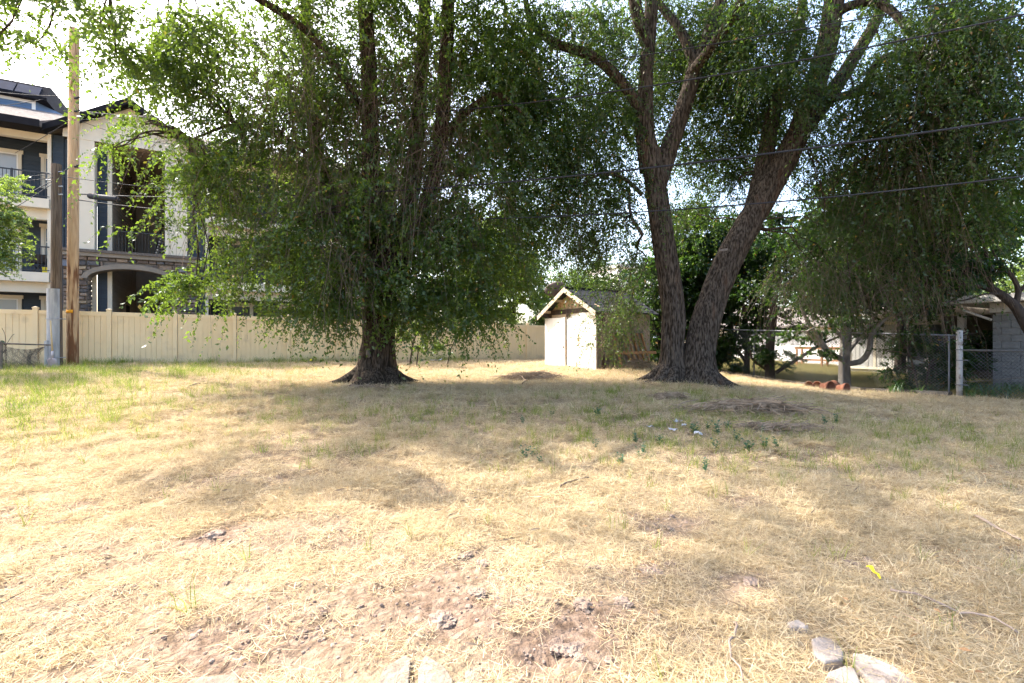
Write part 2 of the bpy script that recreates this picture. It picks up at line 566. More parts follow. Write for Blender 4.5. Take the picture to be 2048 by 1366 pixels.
pos = n.new('ShaderNodeNewGeometry').outputs['Position']


def _noise(sc, det=6):
    t = n.new('ShaderNodeTexNoise')
    t.inputs['Scale'].default_value = sc
    t.inputs['Detail'].default_value = det
    l.new(pos, t.inputs['Vector'])
    return t.outputs['Fac']


def _ramp(src, *st):
    r = n.new('ShaderNodeValToRGB')
    while len(r.color_ramp.elements) < len(st):
        r.color_ramp.elements.new(.5)
    for e, (p_, c_) in zip(r.color_ramp.elements, st):
        e.position = p_
    for e, (p_, c_) in zip(r.color_ramp.elements, st):
        e.color = (*c_, 1)
    l.new(src, r.inputs[0])
    return r.outputs[0]


def _mix(f, a, b_):
    x = n.new('ShaderNodeMix')
    x.data_type = 'RGBA'
    l.new(f, x.inputs['Factor'])
    l.new(a, x.inputs['A'])
    l.new(b_, x.inputs['B'])
    return x.outputs['Result']


straw_c = _mix(_noise(.8, 5), _ramp(_noise(22), (.3, (.19, .135, .08)), (.7, (.36, .275, .17))), _ramp(_noise(30), (.3, (.22, .165, .105)), (.7, (.40, .32, .215))))
dirt_c = _ramp(_noise(16, 8), (.3, (.095, .064, .045)), (.5, (.185, .13, .095)), (.7, (.27, .20, .15)))
at = n.new('ShaderNodeAttribute')
at.attribute_name = 'dirt'
l.new(_mix(at.outputs['Fac'], straw_c, dirt_c), b.inputs['Base Color'])
bp = n.new('ShaderNodeBump')
bp.inputs['Strength'].default_value = 1.0
bp.inputs['Distance'].default_value = .03
l.new(_noise(30, 10), bp.inputs['Height'])
l.new(bp.outputs[0], b.inputs['Normal'])
gme = np_mesh('ground', np.c_[GX.ravel(), GY.ravel(), GZ.ravel()], np.c_[ii, ii + 1, ii + 1 + nx_, ii + nx_], gm, True, {'dirt': np.maximum(dm, .25 * (np.hypot(GX, GY) > 40)).ravel()})
ground = tagit(link('ground', gme), 'bumpy dry yard of straw coloured grass and bare soil', None, None, 'structure')


def surf(x, y):
    """height of the finished ground sheet"""
    x, y = np.atleast_1d(np.asarray(x, float)), np.atleast_1d(np.asarray(y, float))
    i = np.clip(np.searchsorted(gxs, x) - 1, 0, nx_ - 2)
    j = np.clip(np.searchsorted(gys, y) - 1, 0, ny_ - 2)
    tx, ty = (x - gxs[i]) / (gxs[i + 1] - gxs[i]), (y - gys[j]) / (gys[j + 1] - gys[j])
    return (GZ[j, i] * (1 - tx) + GZ[j, i + 1] * tx) * (1 - ty) + (GZ[j + 1, i] * (1 - tx) + GZ[j + 1, i + 1] * tx) * ty


def S(x, y):
    return float(surf(x, y)[0])


# ------------------------------------------------------------------ vinyl fence
FV = 21.2
fence = thing('vinyl_fence', 'long tan vinyl privacy fence of upright boards running behind the trees', 'fence', (*L(0, FV), 0), LOT)
bw, gap = .152, .005
posts_u = [-13.3 + 1.89 * k for k in range(18)]
u_left = -5.75
posts_u = [u_left + 1.86 * k for k in range(-4, 13)]
board_me = {}


def box_me(key, *a, m=None, bevel=None):
    me = bpy.data.meshes.get(key)
    if me is None:
        o = BX(*a).build(key, m)
        me = o.data
        bpy.data.objects.remove(o)
        me.name = key
    return me


post_me = box_me('fence_post_mesh', -.064, .064, -.064, .064, -.35, 1.86, m=M['vinyl'])
cap_o = MB()
cap_o.box(-.076, .076, -.076, .076, 1.861, 1.885)
b0 = len(cap_o.v)
cap_o.v += [(-.07, -.07, 1.886), (.07, -.07, 1.886), (.07, .07, 1.886), (-.07, .07, 1.886), (0, 0, 1.925)]
cap_o.f += [[b0, b0 + 1, b0 + 4], [b0 + 1, b0 + 2, b0 + 4], [b0 + 2, b0 + 3, b0 + 4], [b0 + 3, b0, b0 + 4]]
cap_o = cap_o.build('cap_src', M['vinyl'])
cap_me = cap_o.data
bpy.data.objects.remove(cap_o)
brd_me = box_me('fence_board_mesh', -bw / 2 + gap / 2, bw / 2 - gap / 2, -.006, .012, .16, 1.68, m=M['vinyl'])
trail_me = box_me('fence_top_rail_mesh', .066, 1.794, -.03, .03, 1.66, 1.80, m=M['vinyl'])
brail_me = box_me('fence_bottom_rail_mesh', .066, 1.794, -.03, .03, .04, .19, m=M['vinyl'])
infill_me = box_me('fence_infill_mesh', .07, 1.79, .0125, .018, .15, 1.69, m=M['vinyl'])
for k, uu in enumerate(posts_u):
    z = G(*L(uu, FV))
    p = link('post', post_me, fence, (uu, 0, z))
    link('post_cap', cap_me, p)
    if k < len(posts_u) - 1:
        z2 = G(*L(posts_u[k + 1], FV))
        zz = (z + z2) / 2
        tilt = -math.atan2(z2 - z, 1.86)
        link('top_rail', trail_me, fence, (uu, 0, z), (0, tilt, 0))
        link('bottom_rail', brail_me, fence, (uu, 0, z), (0, tilt, 0))
        link('infill', infill_me, fence, (uu, 0, z), (0, tilt, 0))
        nb = 11
        for i in range(nb):
            x = .075 + (1.86 - .15) * (i + .5) / nb
            link('board', brd_me, fence, (uu + x, random.uniform(-.002, .002), z + (z2 - z) * x / 1.86))

# ------------------------------------------------------------------ apartment building
AV = 26.4
apt = thing('apartment_building', 'three storey dark blue apartment building with cream gabled stair tower and stone arch', 'building', (*L(-7.5, AV), 0), LOT)
AU = lambda px, y=0.0: U(px, AV + y) + 7.5
AZ = lambda py, s, y=0.0: ZL(py, s - 7.5, AV + y)


def siding(parent, x0, x1, y, z0, z1, m, expo=.19, axis='x', name='plank'):
    key = f'{name}_{m.name}_{axis}_{x1 - x0:.2f}'
    me = bpy.data.meshes.get(key)
    if me is None:
        mb = MB()
        if axis == 'x':
            mb.prism([(0, 0), (-.022, 0.0), (-.008, expo + .012), (0, expo + .012)], (x0 - x0, x1 - x0), 0)
        else:
            mb.prism([(0, 0), (.022, 0.0), (.008, expo + .012), (0, expo + .012)], (x0 - x0, x1 - x0), 1)
        o = mb.build(key, m)
        me = o.data
        bpy.data.objects.remove(o)
        me.name = key
    z = z0
    while z < z1 - .05:
        link(name, me, parent, (x0, y, z) if axis == 'x' else (y, x0, z))
        z += expo


WY = 1.6            # depth of the balcony walls behind the front
X0, T0, T1, X1 = -7.6, 1.16, 5.78, 15.5
# walls behind the balconies
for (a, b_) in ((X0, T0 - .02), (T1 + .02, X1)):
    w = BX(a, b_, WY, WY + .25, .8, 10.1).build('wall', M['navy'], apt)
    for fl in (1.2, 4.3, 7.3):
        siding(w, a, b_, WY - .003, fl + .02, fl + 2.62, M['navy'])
# slabs, fascias, recessed beams
for (a, b_) in ((X0, T0 - .42), (T1 + .35, X1)):
    for top in (4.3, 7.3):
        BX(a, b_, 0, WY - .03, top - .38, top).build('balcony_slab', M['cream'], apt)
        BX(a, b_, .35, .60, top - .80, top - .383).build('balcony_beam', M['cream'], apt)
        r = MB()
        r.box(a, b_, .04, .08, top + 1.02, top + 1.07).box(a, b_, .045, .075, top + .08, top + .11)
        x = a + .06
        while x < b_ - .03:
            r.box(x - .008, x + .008, .052, .068, top + .11, top + 1.02)
            x += .115
        x = a + .03
        while x < b_:
            r.box(x - .025, x + .025, .035, .085, top + .001, top + 1.09)
            x += 1.8
        r.build('balcony_railing', M['rail_black'], apt)
    BX(a, b_, .25, .5, 9.72, 10.0).build('balcony_beam', M['cream'], apt)
# flank piers beside the tower
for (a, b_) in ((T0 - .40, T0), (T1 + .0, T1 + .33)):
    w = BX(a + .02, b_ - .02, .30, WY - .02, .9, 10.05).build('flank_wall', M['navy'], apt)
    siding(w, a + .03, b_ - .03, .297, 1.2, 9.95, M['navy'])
BX(T0 - .52, T0 - .405, .20, .42, .9, 10.0).build('corner_trim', M['cream'], apt)
BX(T1 + .335, T1 + .45, .20, .42, .9, 10.0).build('corner_trim', M['cream'], apt)
# main roof
mr_ = MB()
RY, RZ = 5.0, 12.6
prof_ = [(-.75, 9.98), (-.75, 10.17), (RY, RZ), (12, 9.98), (12, 9.8), (RY, RZ - .2), (WY, 10.98), (-.6, 9.98)]
mr_.prism(prof_, (X0 - 3, T0 - .50), 0).prism(prof_, (T1 + .50, X1 + .4), 0)
mr_.prism([(1.2, 11.0), (RY, RZ - .002), (12, 9.97), (12, 9.8), (RY, RZ - .2), (1.2, 10.8)], (T0 - .498, T1 + .498), 0)
roof = mr_.build('roof', M['roof_gray'], apt)
for (a, b_) in ((X0 - 3, T0 - .50), (T1 + .50, X1 + .4)):
    BX(a, b_, -.80, -.752, 9.92, 10.20).build('gutter', M['soffit'], roof)
    BX(a, b_, -.70, WY + .2, 9.99, 10.05).build('soffit', M['soffit'], roof)


def window(parent, x0, x1, z0, z1, y, m=None, sill=True, mull=1, door=False, name='window', gm_=None):
    t = .11
    mb = MB()
    mb.box(x0 - t, x0, y - .05, y, z0, z1).box(x1, x1 + t, y - .05, y, z0, z1).box(x0 - t - .05, x1 + t + .05, y - .06, y, z1, z1 + .15)
    mb.box(x0 - t - .03, x1 + t + .03, y - .08, y, z0 - .08, z0 - .001)
    f = mb.build(name, m or M['cream'], parent)
    g = MB().box(x0, x1, y - .02, y - .005, z0, z1).build('pane', gm_ or M['glass'], f)
    s = MB()
    s.box(x0 + .001, x0 + .05, y - .035, y - .021, z0 + .001, z1 - .001).box(x1 - .05, x1 - .001, y - .035, y - .021, z0 + .001, z1 - .001)
    s.box(x0 + .051, x1 - .051, y - .035, y - .021, z1 - .05, z1 - .001).box(x0 + .051, x1 - .051, y - .035, y - .021, z0 + .001, z0 + .05)
    for k in range(mull):
        zz = z0 + (z1 - z0) * (k + 1) / (mull + 1)
        s.box(x0 + .052, x1 - .052, y - .034, y - .022, zz - .02, zz + .02)
    s.build('sash', M['white'] if door else (m or M['cream']), f)
    return f


wy = WY - .026
for fl in (1.2, 4.3, 7.3):
    a = AU(-12, WY)
    window(apt, a - .45, a + .75, fl + .05, fl + 2.1, wy, door=True, name='balcony_door', gm_=M['glass_pale'])
    a0, a1 = AU(90, WY), AU(110, WY)
    window(apt, a0, a1 + .15, fl + .85, fl + 2.1, wy)
    for c in (7.1, 9.4, 12.2):
        window(apt, c, c + (1.6 if c > 8 else .9), fl + (.05 if c > 8 else .85), fl + 2.1, wy, door=c > 8, name='balcony_door' if c > 8 else 'window')
# chairs and a yellow crate on the left balcony
chx = AU(75, .8)
ch = MB()
for sx in (-.22, .22):
    ch.tube([(chx + sx, .55, 4.31), (chx - sx * .9, .95, 4.75)], .014, 6)
    ch.tube([(chx + sx, .95, 4.31), (chx - sx * .9, .55, 4.75)], .014, 6)
ch.box(chx - .24, chx + .24, .52, .98, 4.75, 4.78).box(chx - .24, chx + .24, .96, 1.0, 4.80, 5.15)
ch = ch.build('folding_chair', M['darkboard'])
ch.location = (*L(-7.5, AV), 0)
ch.rotation_euler = (0, 0, LOT)
tagit(ch, 'dark folding camp chair standing on the second floor balcony', 'chair')
cx = AU(100, .6)
yc = MB().box(cx - .16, cx + .16, .3, .6, 4.302, 4.50).box(cx - .18, cx + .18, .28, .62, 4.501, 4.55)
yc = yc.build('storage_bin', M['yellow'])
yc.location = (*L(-7.5, AV), 0)
yc.rotation_euler = (0, 0, LOT)
tagit(yc, 'small yellow lidded bin on the balcony behind the old pole', 'bin')

# --- stair tower: stone base with arch
AC, AR0, AR1 = 3.40, 1.46, .48       # arch centre, half width, rise
ZSP = 4.15
sb = MB()
arc = [(AC + AR0 * math.cos(t), ZSP + AR1 * math.sin(t)) for t in np.linspace(0, PI, 21)]
YB = .09
sb.box(T0, AC - AR0, YB, .65, .7, ZSP).box(AC + AR0, T1, YB, .65, .7, ZSP)
top = 5.08
pl = [(T1, ZSP), (T1, top), (T0, top), (T0, ZSP)] + arc[::-1]
for i in range(20):
    (xa, za), (xb, zb) = arc[i], arc[i + 1]
    sb.prism([(xb, zb), (xa, za), (xa, top), (xb, top)], (YB, .65), 1)
for (a, b_) in ((T0, AC - AR0), (AC + AR0, T1)):
    sb.box(a, b_, YB, .65, ZSP, top)
stonewall = sb.build('stone_wall', M['stone_back'], apt)
# stones, one by one
stone_m = []
for k, (c1, c2) in enumerate((((.13, .10, .085), (.19, .155, .13)), ((.085, .08, .08), (.13, .122, .12)), ((.20, .15, .11), (.27, .21, .16)), ((.30, .23, .15), (.38, .30, .20)), ((.16, .12, .095), (.21, .165, .135)))):
    stone_m.append(mat(f'ledge_stone_{k}', c1, c2, rough=.95, scale=10, bump=.5, bscale=25, rand=.25))


def stone_mesh(seed, m):
    r = random.Random(seed)
    mb = MB()
    j = lambda a: r.uniform(-a, a)
    fr = [(-.5 + j(.02), -.5 + j(.05)), (.5 + j(.02), -.5 + j(.05)), (.5 + j(.02), .5 + j(.05)), (-.5 + j(.02), .5 + j(.05))]
    mb.v = [(x, 0, z) for x, z in fr] + [(x * .93, -.5 + j(.2), z * .9) for x, z in fr] + [(x * .8 + j(.05), -1 + j(.25), z * .72 + j(.05)) for x, z in fr]
    for q in (0, 4):
        for i in range(4):
            k = (i + 1) % 4
            mb.f.append([q + i, q + k, q + 4 + k, q + 4 + i])
    mb.f.append([8, 9, 10, 11])
    o = mb.build('stone', m)
    me = o.data
    bpy.data.objects.remove(o)
    return me


stone_me = [[stone_mesh(k * 10 + q, m) for q in range(4)] for k, m in enumerate(stone_m)]
sr = random.Random(5)


def in_arch(x, z):
    if abs(x - AC) > AR0 + .20: return False
    if z < ZSP: return abs(x - AC) < AR0
    return ((x - AC) / (AR0 + .20)) ** 2 + ((z - ZSP) / (AR1 + .22)) ** 2 < 1


z = 2.15
while z < 5.0:
    h = sr.choice((.12, .16, .16, .2, .24))
    if z + h > 5.0: h = 5.07 - z
    x = T0 - .0
    while x < T1 - .02:
        w = sr.uniform(.2, .55)
        if x + w > T1 - .12: w = T1 - x
        if not (in_arch(x + .04, z + h * .3) and in_arch(x + w - .04, z + h * .3)):
            xa, xb = x, x + w
            if z + h * .5 < ZSP + .03:
                if xa < AC - AR0 < xb: xb = AC - AR0
                if xa < AC + AR0 < xb: xa = AC + AR0
            else:
                if in_arch(xb - .02, z + h * .2) and not in_arch(xa + .02, z + h * .2):
                    while in_arch(xb - .02, z + h * .2) and xb > xa: xb -= .03
                elif in_arch(xa + .02, z + h * .2) and not in_arch(xb - .02, z + h * .2):
                    while in_arch(xa + .02, z + h * .2) and xb > xa: xa += .03
            if xb - xa > .06:
                k = sr.choices(range(5), (4, 3, 3, .7, 4))[0]
                link('stone', stone_me[k][sr.randrange(4)], stonewall, ((xa + xb) / 2, YB - .001, z + h / 2), None, ((xb - xa) - .012, sr.uniform(.05, .1), h - .012))
        x += w
    z += h
# returns of the arch opening lined with stones
for sx in (-1, 1):
    z = 2.15
    while z < ZSP - .05:
        h = sr.choice((.14, .18, .22))
        o = link('stone', stone_me[sr.randrange(3)][sr.randrange(4)], stonewall, (AC + sx * (AR0 + .004), .37, z + h / 2), (0, 0, -sx * PI / 2), (.5, .04, h - .012))
        z += h
# arch trim
at_ = MB()
for i in range(20):
    t0_, t1_ = PI * i / 20, PI * (i + 1) / 20
    q = [(AC + (AR0 + e) * math.cos(t), ZSP + (AR1 + f) * math.sin(t)) for t, e, f in ((t0_, 0, 0), (t0_, .2, .21), (t1_, .2, .21), (t1_, 0, 0))]
    at_.prism(q[::-1], (-.03, YB - .002), 1)
at_.build('arch_trim', M['taupe'], apt)
BX(T0 - .06, T1 + .06, -.06, .75, 5.082, 5.24).build('ledge', M['taupe'], apt)
BX(T0 - .12, T1 + .12, -.12, .80, 5.243, 5.36).build('ledge_cap', M['lumber_gray'], apt)
for px, py in ((131, 528), (366, 541)):
    a = AU(px)
    z = AZ(py, a)
    sc = MB().box(a - .15, a + .15, -.20, YB - .01, z - .10, z + .13).box(a - .17, a + .17, -.22, -.02, z + .131, z + .15)
    sc.build('wall_light', mat('grey_lamp_shade', (.13, .15, .19), rough=.5), apt)
IL, IR, IB = 2.62, 5.0, 6.5
# pillars
for (p0, p1) in ((AU(137), AU(187)), (AU(332), AU(373))):
    pm = BX(p0, p1, .02, .62, 5.362, 10.05).build('pillar', M['cream'], apt)
    BX(p0 - .035, p0 + .09, -.012, .019, 5.362, 9.94).build('pillar_trim', M['cream'], pm)
    BX(p1 - .09, p1 + .035, -.012, .019, 5.362, 9.94).build('pillar_trim', M['cream'], pm)
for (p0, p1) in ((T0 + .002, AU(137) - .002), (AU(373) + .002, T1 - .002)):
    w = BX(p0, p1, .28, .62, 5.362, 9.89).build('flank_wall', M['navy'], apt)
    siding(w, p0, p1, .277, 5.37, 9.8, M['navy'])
BX(IR + .13, AU(332) + .3, .63, .69, 5.362, 9.89).build('flank_wall', M['navy'], apt)
# gable
GA, GE, GZ0, GZA = 3.36, 2.72, 10.0, 11.72
gb = MB().prism([(GA - 2.2, 10.055), (GA + 2.2, 10.055), (GA + 2.2, 10.27), (GA, 11.62), (GA - 2.2, 10.27)], (.03, .25), 1).build('gable', M['cream'], apt)
for dx in (-1.6, -.95, -.3, .35, 1.0, 1.65):
    zt = 11.62 - abs(dx) * .613 - .03
    BX(GA + dx - .03, GA + dx + .03, .005, .029, 10.105, zt).build('batten', M['cream'], gb)
BX(GA - 2.2, GA + 2.2, -.005, .029, 9.955, 10.10).build('gable_beam', M['cream'], gb)
gr = MB()
for sx in (-1, 1):
    gr.prism([(GA, GZA), (GA + sx * GE, GZ0), (GA + sx * GE, GZ0 + .14), (GA, GZA + .16)][::sx], (-.42, 5.0), 1)
gr.build('gable_roof', M['roof_gray'], apt)
gf = MB()
for sx in (-1, 1):
    gf.prism([(GA, GZA - .1), (GA + sx * (GE + .02), GZ0 - .1), (GA + sx * (GE + .02), GZ0 + .15), (GA, GZA + .17)][::sx], (-.47, -.423), 1)
    gf.prism([(GA, GZA - .03), (GA + sx * GE, GZ0 - .03), (GA + sx * GE, GZ0 - .003), (GA, GZA - .003)][::sx], (-.42, .02), 1)
gf.build('bargeboard', M['soffit'], apt)
# breezeway inside
IL, IR, IB = 2.62, 5.0, 6.5
wl_ = BX(IL - .2, IL, .7, IB, .8, 9.995).build('breezeway_wall', M['greige'], apt)
siding(wl_, .7, IB, IL + .003, 1.2, 9.85, M['greige'], .17, 'y')
BX(IR, IR + .2, .7, IB, .8, 9.995).build('breezeway_wall', M['greige'], apt)
BX(IL - .6, IR + .4, .66, IB, 10.0, 10.05).build('breezeway_ceiling', M['ceiling'], apt)
fl_ = BX(AU(187), IL - .12, .64, .7, 1.2, 9.88).build('flank_wall', M['navy'], apt)
siding(fl_, AU(187) + .02, IL - .14, .637, 5.4, 9.8, M['navy'])
siding(fl_, AU(187) + .02, IL - .14, .637, 1.3, 4.6, M['navy'])
BX(IL - .13, IL + .02, .60, .72, 1.2, 9.88).build('corner_trim', M['cream'], apt)
BX(1.95, 2.10, .66, .78, 1.2, 4.5).build('corner_trim', M['cream'], apt)
BX(IR - .02, IR + .12, .60, .72, 1.2, 9.88).build('corner_trim', M['cream'], apt)
BX(IL, IR, 1.1, 4.0, 5.15, 5.42).build('landing', M['soffit'], apt)
rl = MB().box(IL, IR, 1.08, 1.12, 6.42, 6.47).box(IL, IR, 1.085, 1.115, 5.50, 5.53)
x = IL + .05
while x < IR:
    rl.box(x - .009, x + .009, 1.09, 1.11, 5.53, 6.42)
    x += .12
rl.build('landing_railing', M['rail_black'], apt)


def flight(x0, x1, y0, z0, n_, up=.18, run=.26, m=None):
    st = MB()
    for xx in (x0, x1):
        st.prism([(y0, z0), (y0, z0 - .28), (y0 + n_ * run, z0 + n_ * up - .28), (y0 + n_ * run, z0 + n_ * up)], (xx - .03, xx + .03), 0)
    s = st.build('stair_flight', M['rail_black'], apt)
    for k in range(n_):
        BX(x0 + .035, x1 - .035, y0 + k * run, y0 + k * run + .27, z0 + k * up, z0 + k * up + .05).build('tread', M['greige'], s)


bkw = BX(IL, 4.45, IB - .2, IB, .8, 9.995).build('breezeway_wall', M['greige'], apt)
BX(4.451, IR, IB - .2, IB, 3.6, 5.6).build('breezeway_wall', M['greige'], apt)
BX(4.451, IR, IB - .2, IB, 7.4, 9.995).build('breezeway_wall', M['greige'], apt)
flight(3.85, 4.92, 1.3, 1.35, 15)
flight(3.95, 4.92, 1.9, 5.5, 14)
BX(IL + .003, IL + .03, 3.6, 4.5, 1.2, 3.3).build('breezeway_door', M['soffit'], apt)
# upper roof block with dark panels
ub = 5.2
UR = AU(71, ub)
z_lo, z_hi = 12.4, AZ(203, UR, ub)
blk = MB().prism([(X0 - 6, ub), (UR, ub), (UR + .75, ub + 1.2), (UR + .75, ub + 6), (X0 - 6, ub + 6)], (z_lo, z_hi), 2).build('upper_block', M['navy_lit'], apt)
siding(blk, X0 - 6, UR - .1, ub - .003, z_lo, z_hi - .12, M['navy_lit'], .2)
BX(UR - .12, UR + .015, ub - .045, ub - .024, z_lo, z_hi).build('corner_trim', M['white'], blk)
BX(X0 - 6, UR - .121, ub - .05, ub - .026, z_hi - .14, z_hi).build('frieze', M['white'], blk)
zt = AZ(172, UR, ub)
MB().prism([(ub - .35, z_hi + .004), (ub - .38, z_hi + .12), (ub + .25, zt + .15), (ub + 5, zt + .3), (ub + 5, z_hi + .004)], (X0 - 6, UR + .5), 0).build('mansard', M['soffit'], blk)
k = 0
x = UR + .25
while x > X0 - 5:
    sl = (zt + .1 - z_hi - .12) / .6
    pn = MB().box(-.42, .42, 0, .72, 0, .05)
    o = pn.build('roof_panel', M['panel_dark'], blk)
    o.location = (x - .45, ub - .36, z_hi + .15)
    o.rotation_euler = (math.atan2(zt - z_hi, .62), 0, 0)
    x -= .9

# ------------------------------------------------------------------ shed
SU, SV = 10.64, 12.94            # near corner; front runs along v (left and back), side along u (right and back)
SW, SD = 3.0, 2.45
zb = .50
shed = thing('garden_shed', 'small gabled garden shed with sunlit white front and dark shingle roof', 'shed', (*L(SU, SV), 0), LOT)
EV, RG = 2.62, 3.42
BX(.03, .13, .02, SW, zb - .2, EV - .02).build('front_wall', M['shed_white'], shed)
# door leaf hung proud at the far end, a narrow panel beside it
door = BX(-.11, -.06, 1.75, SW + .09, zb + .07, 2.40).build('door', M['shed_white'], shed)
BX(-.135, -.112, 1.80, 1.84, 1.25, 1.33).build('handle', M['rust_rail'], door)
BX(-.06, .028, 0.02, .95, zb - .02, 2.52).build('front_panel', M['shed_white'], shed)
BX(-.05, .028, .98, 1.72, zb + .0, 2.34).build('front_panel', M['shed_white'], shed)
for vv, z0, z1 in ((1.735, .85, 1.55), (.965, 1.35, 1.75), (1.1, .52, .75)):  # dark slots in the front drawn as raised brown strips
    BX(-.066, -.052, vv - .016, vv + .016, z0, z1).build('slot_or_batten', M['lumber'], shed)
BX(-.02, .029, .1, SW - .05, 2.525, 2.70).build('header_board', M['darkboard'], shed)
BX(-.015, .029, 1.75, SW - .1, 2.41, 2.522).build('bare_board', M['osb'], shed)
for vv, w in ((1.55, .22), (2.75, .16)):
    BX(-.03, -.0155, vv, vv + w, 2.42, 2.56).build('bare_board', M['darkboard'], shed)
BX(.03, .13, SW - .02, SW + .06, zb - .2, EV).build('corner_post', M['darkboard'], shed)
gsh = MB().prism([(.0, 2.702), (SW + .0, 2.702), (SW / 2, 3.34)], (.04, .12), 0).build('gable_board', M['osb'], shed)
for vv in (.75, 1.5, 2.25):
    h = 3.34 - abs(vv - SW / 2) / (SW / 2) * .64
    BX(.028, .039, vv - .015, vv + .015, 2.71, h - .03).build('slot_or_batten', M['lumber'], gsh)
# side wall
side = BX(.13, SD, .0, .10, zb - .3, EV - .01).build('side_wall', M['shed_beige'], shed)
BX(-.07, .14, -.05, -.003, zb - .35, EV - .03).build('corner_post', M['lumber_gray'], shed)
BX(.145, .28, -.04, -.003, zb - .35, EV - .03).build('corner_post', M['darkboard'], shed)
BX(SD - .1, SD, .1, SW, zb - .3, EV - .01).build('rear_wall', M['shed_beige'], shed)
# roof: two decks, fascia, tabs
OV, EO = .32, .30
slope = math.atan2(RG - EV, SW / 2)
sl_len = (SW / 2 + EO) / math.cos(slope)
deck = MB()
for sgn in (1, -1):
    c = SW / 2
    e = c - sgn * (c + EO)
    ze = RG - (c + EO) * math.tan(slope)
    deck.prism([(c, RG), (e, ze), (e, ze + .03), (c, RG + .03)][::sgn], (-OV, SD + .15), 0)
rf = deck.build('roof', M['shingle_dark'], shed)
fs = MB()
for sgn in (1, -1):
    c = SW / 2
    e = c - sgn * (c + EO)
    ze = RG - (c + EO) * math.tan(slope)
    fs.prism([(c, RG - .12), (e, ze - .12), (e, ze + .05), (c, RG + .05)][::sgn], (-OV - .03, -OV - .001), 0)
    for t in (.35, .75):
        vv = c + (e - c) * t
        zz = RG + (ze - RG) * t
        fs.box(-OV + .001, .03, vv - .04, vv + .04, zz - .1, zz - .005)
fs.build('rake_board', M['rake'], shed)
tab = BX(0, .305, 0, .19, .0, .012).build('shingle', M['shingle_dark'])
tab_me = tab.data
bpy.data.objects.remove(tab)
rows = int(sl_len / .15)
for sgn in (1, -1):
    for r in range(rows):
        d = sl_len - .15 * (r + 1) + .14
        for q in range(int((SD + OV + .15) / .31)):
            if sgn == -1 and q > 3: continue
            vv = SW / 2 - sgn * (d * math.cos(slope))
            zz = RG - d * math.sin(slope) + .034 + .012
            x0 = -OV + .31 * q + (.0 if r % 2 else .15)
            if x0 + .30 > SD + .15: continue
            link('shingle', tab_me, rf, (x0 if sgn == 1 else x0 + .305, vv, zz), (slope - .04, 0, 0 if sgn == 1 else PI))
BX(-OV, SD + .15, SW / 2 - .10, SW / 2 + .10, RG + .036, RG + .066).build('ridge_cap', M['shingle_dark'], rf)

# leaning wooden frame beside the shed
lf = thing('wooden_pallet', 'weathered wooden stud pallet leaning against the shaded side of the shed', 'pallet', (*L(SU + .62, SV - .60), .50), LOT)
lf.rotation_euler = (math.radians(-22), 0, LOT)
for k in range(7):
    BX(.22 * k, .22 * k + .045, 0, .07, 0, 1.40).build('stud', M['lumber_gray'] if k == 1 else M['lumber'], lf)
BX(-.02, 1.42, 0, .075, 1.402, 1.47).build('top_plate', M['lumber_gray'], lf)
BX(-.15, 1.75, -.035, -.003, .60, .70).build('cross_board', M['lumber'], lf)
br = MB().tube([(.30, -.01, .62), (.75, -.01, .18)], .02, 6).tube([(.75, -.015, .62), (1.2, -.015, .25)], .02, 6)
br.build('brace', M['lumber'], lf)

# dish behind the shed
dx, dy = L(U(1112, 18.2), 18.2)
dish = thing('satellite_dish', 'rusty brown dish rising on a post behind the shed gable', 'satellite dish', (dx, dy, G(dx, dy)), 0)
zc = EYE + (683 - 579) / F * dy - G(dx, dy)
MB().tube([(0, 0, -.3), (0, 0, zc - .1)], .035, 10).build('post', M['rust_rail'], dish, True)
dv, df = [], []
for r in range(6):
    for k in range(24):
        a = 2 * PI * k / 24
        rr = .52 * r / 5
        dv.append((rr * math.cos(a) * 1.0, .07 * (rr / .52) ** 2 - .12, rr * math.sin(a) * .66 + rr * math.cos(a) * .12))
for r in range(5):
    for k in range(24):
        df.append((r * 24 + k, r * 24 + (k + 1) % 24, (r + 1) * 24 + (k + 1) % 24, (r + 1) * 24 + k))
do = link('bowl', np_mesh('bowl', dv, df, M['dish'], True), dish, (0, 0, zc))
sm = do.modifiers.new('thick', 'SOLIDIFY')
sm.thickness = .02

# ------------------------------------------------------------------ utility poles, stake, shovel, low fence at the left
def pole(name, label, px, d, ztop, r0, r1, m, lean=0.0):
    x, y, _ = P(px, 700, d)
    t = thing(name, label, 'utility pole', (x, y, G(x, y)))
    h = ztop - G(x, y)
    hs = np.linspace(-.4, h, 60)
    nn = 40
    vs = []
    for z in hs:
        q = (z + .4) / (h + .4)
        r = r0 + (r1 - r0) * q
        for k in range(nn):
            a = 2 * PI * k / nn
            rr = r * (1 + .035 * (fbm(math.cos(a) * 3 + 5, math.sin(a) * 3, z * .35, 3) - .5) * 2)
            vs.append((rr * math.cos(a) + lean * z, rr * math.sin(a), z))
    fs_ = [(i * nn + k, i * nn + (k + 1) % nn, (i + 1) * nn + (k + 1) % nn, (i + 1) * nn + k) for i in range(59) for k in range(nn)]
    link('shaft', np_mesh('shaft', vs, fs_, m, True), t)
    MB().tube([(lean * h, 0, h - .01), (lean * h, 0, h + .004)], r1 * .99, 24).build('pole_top', M['lumber_gray'], t)
    return t, x, y, h


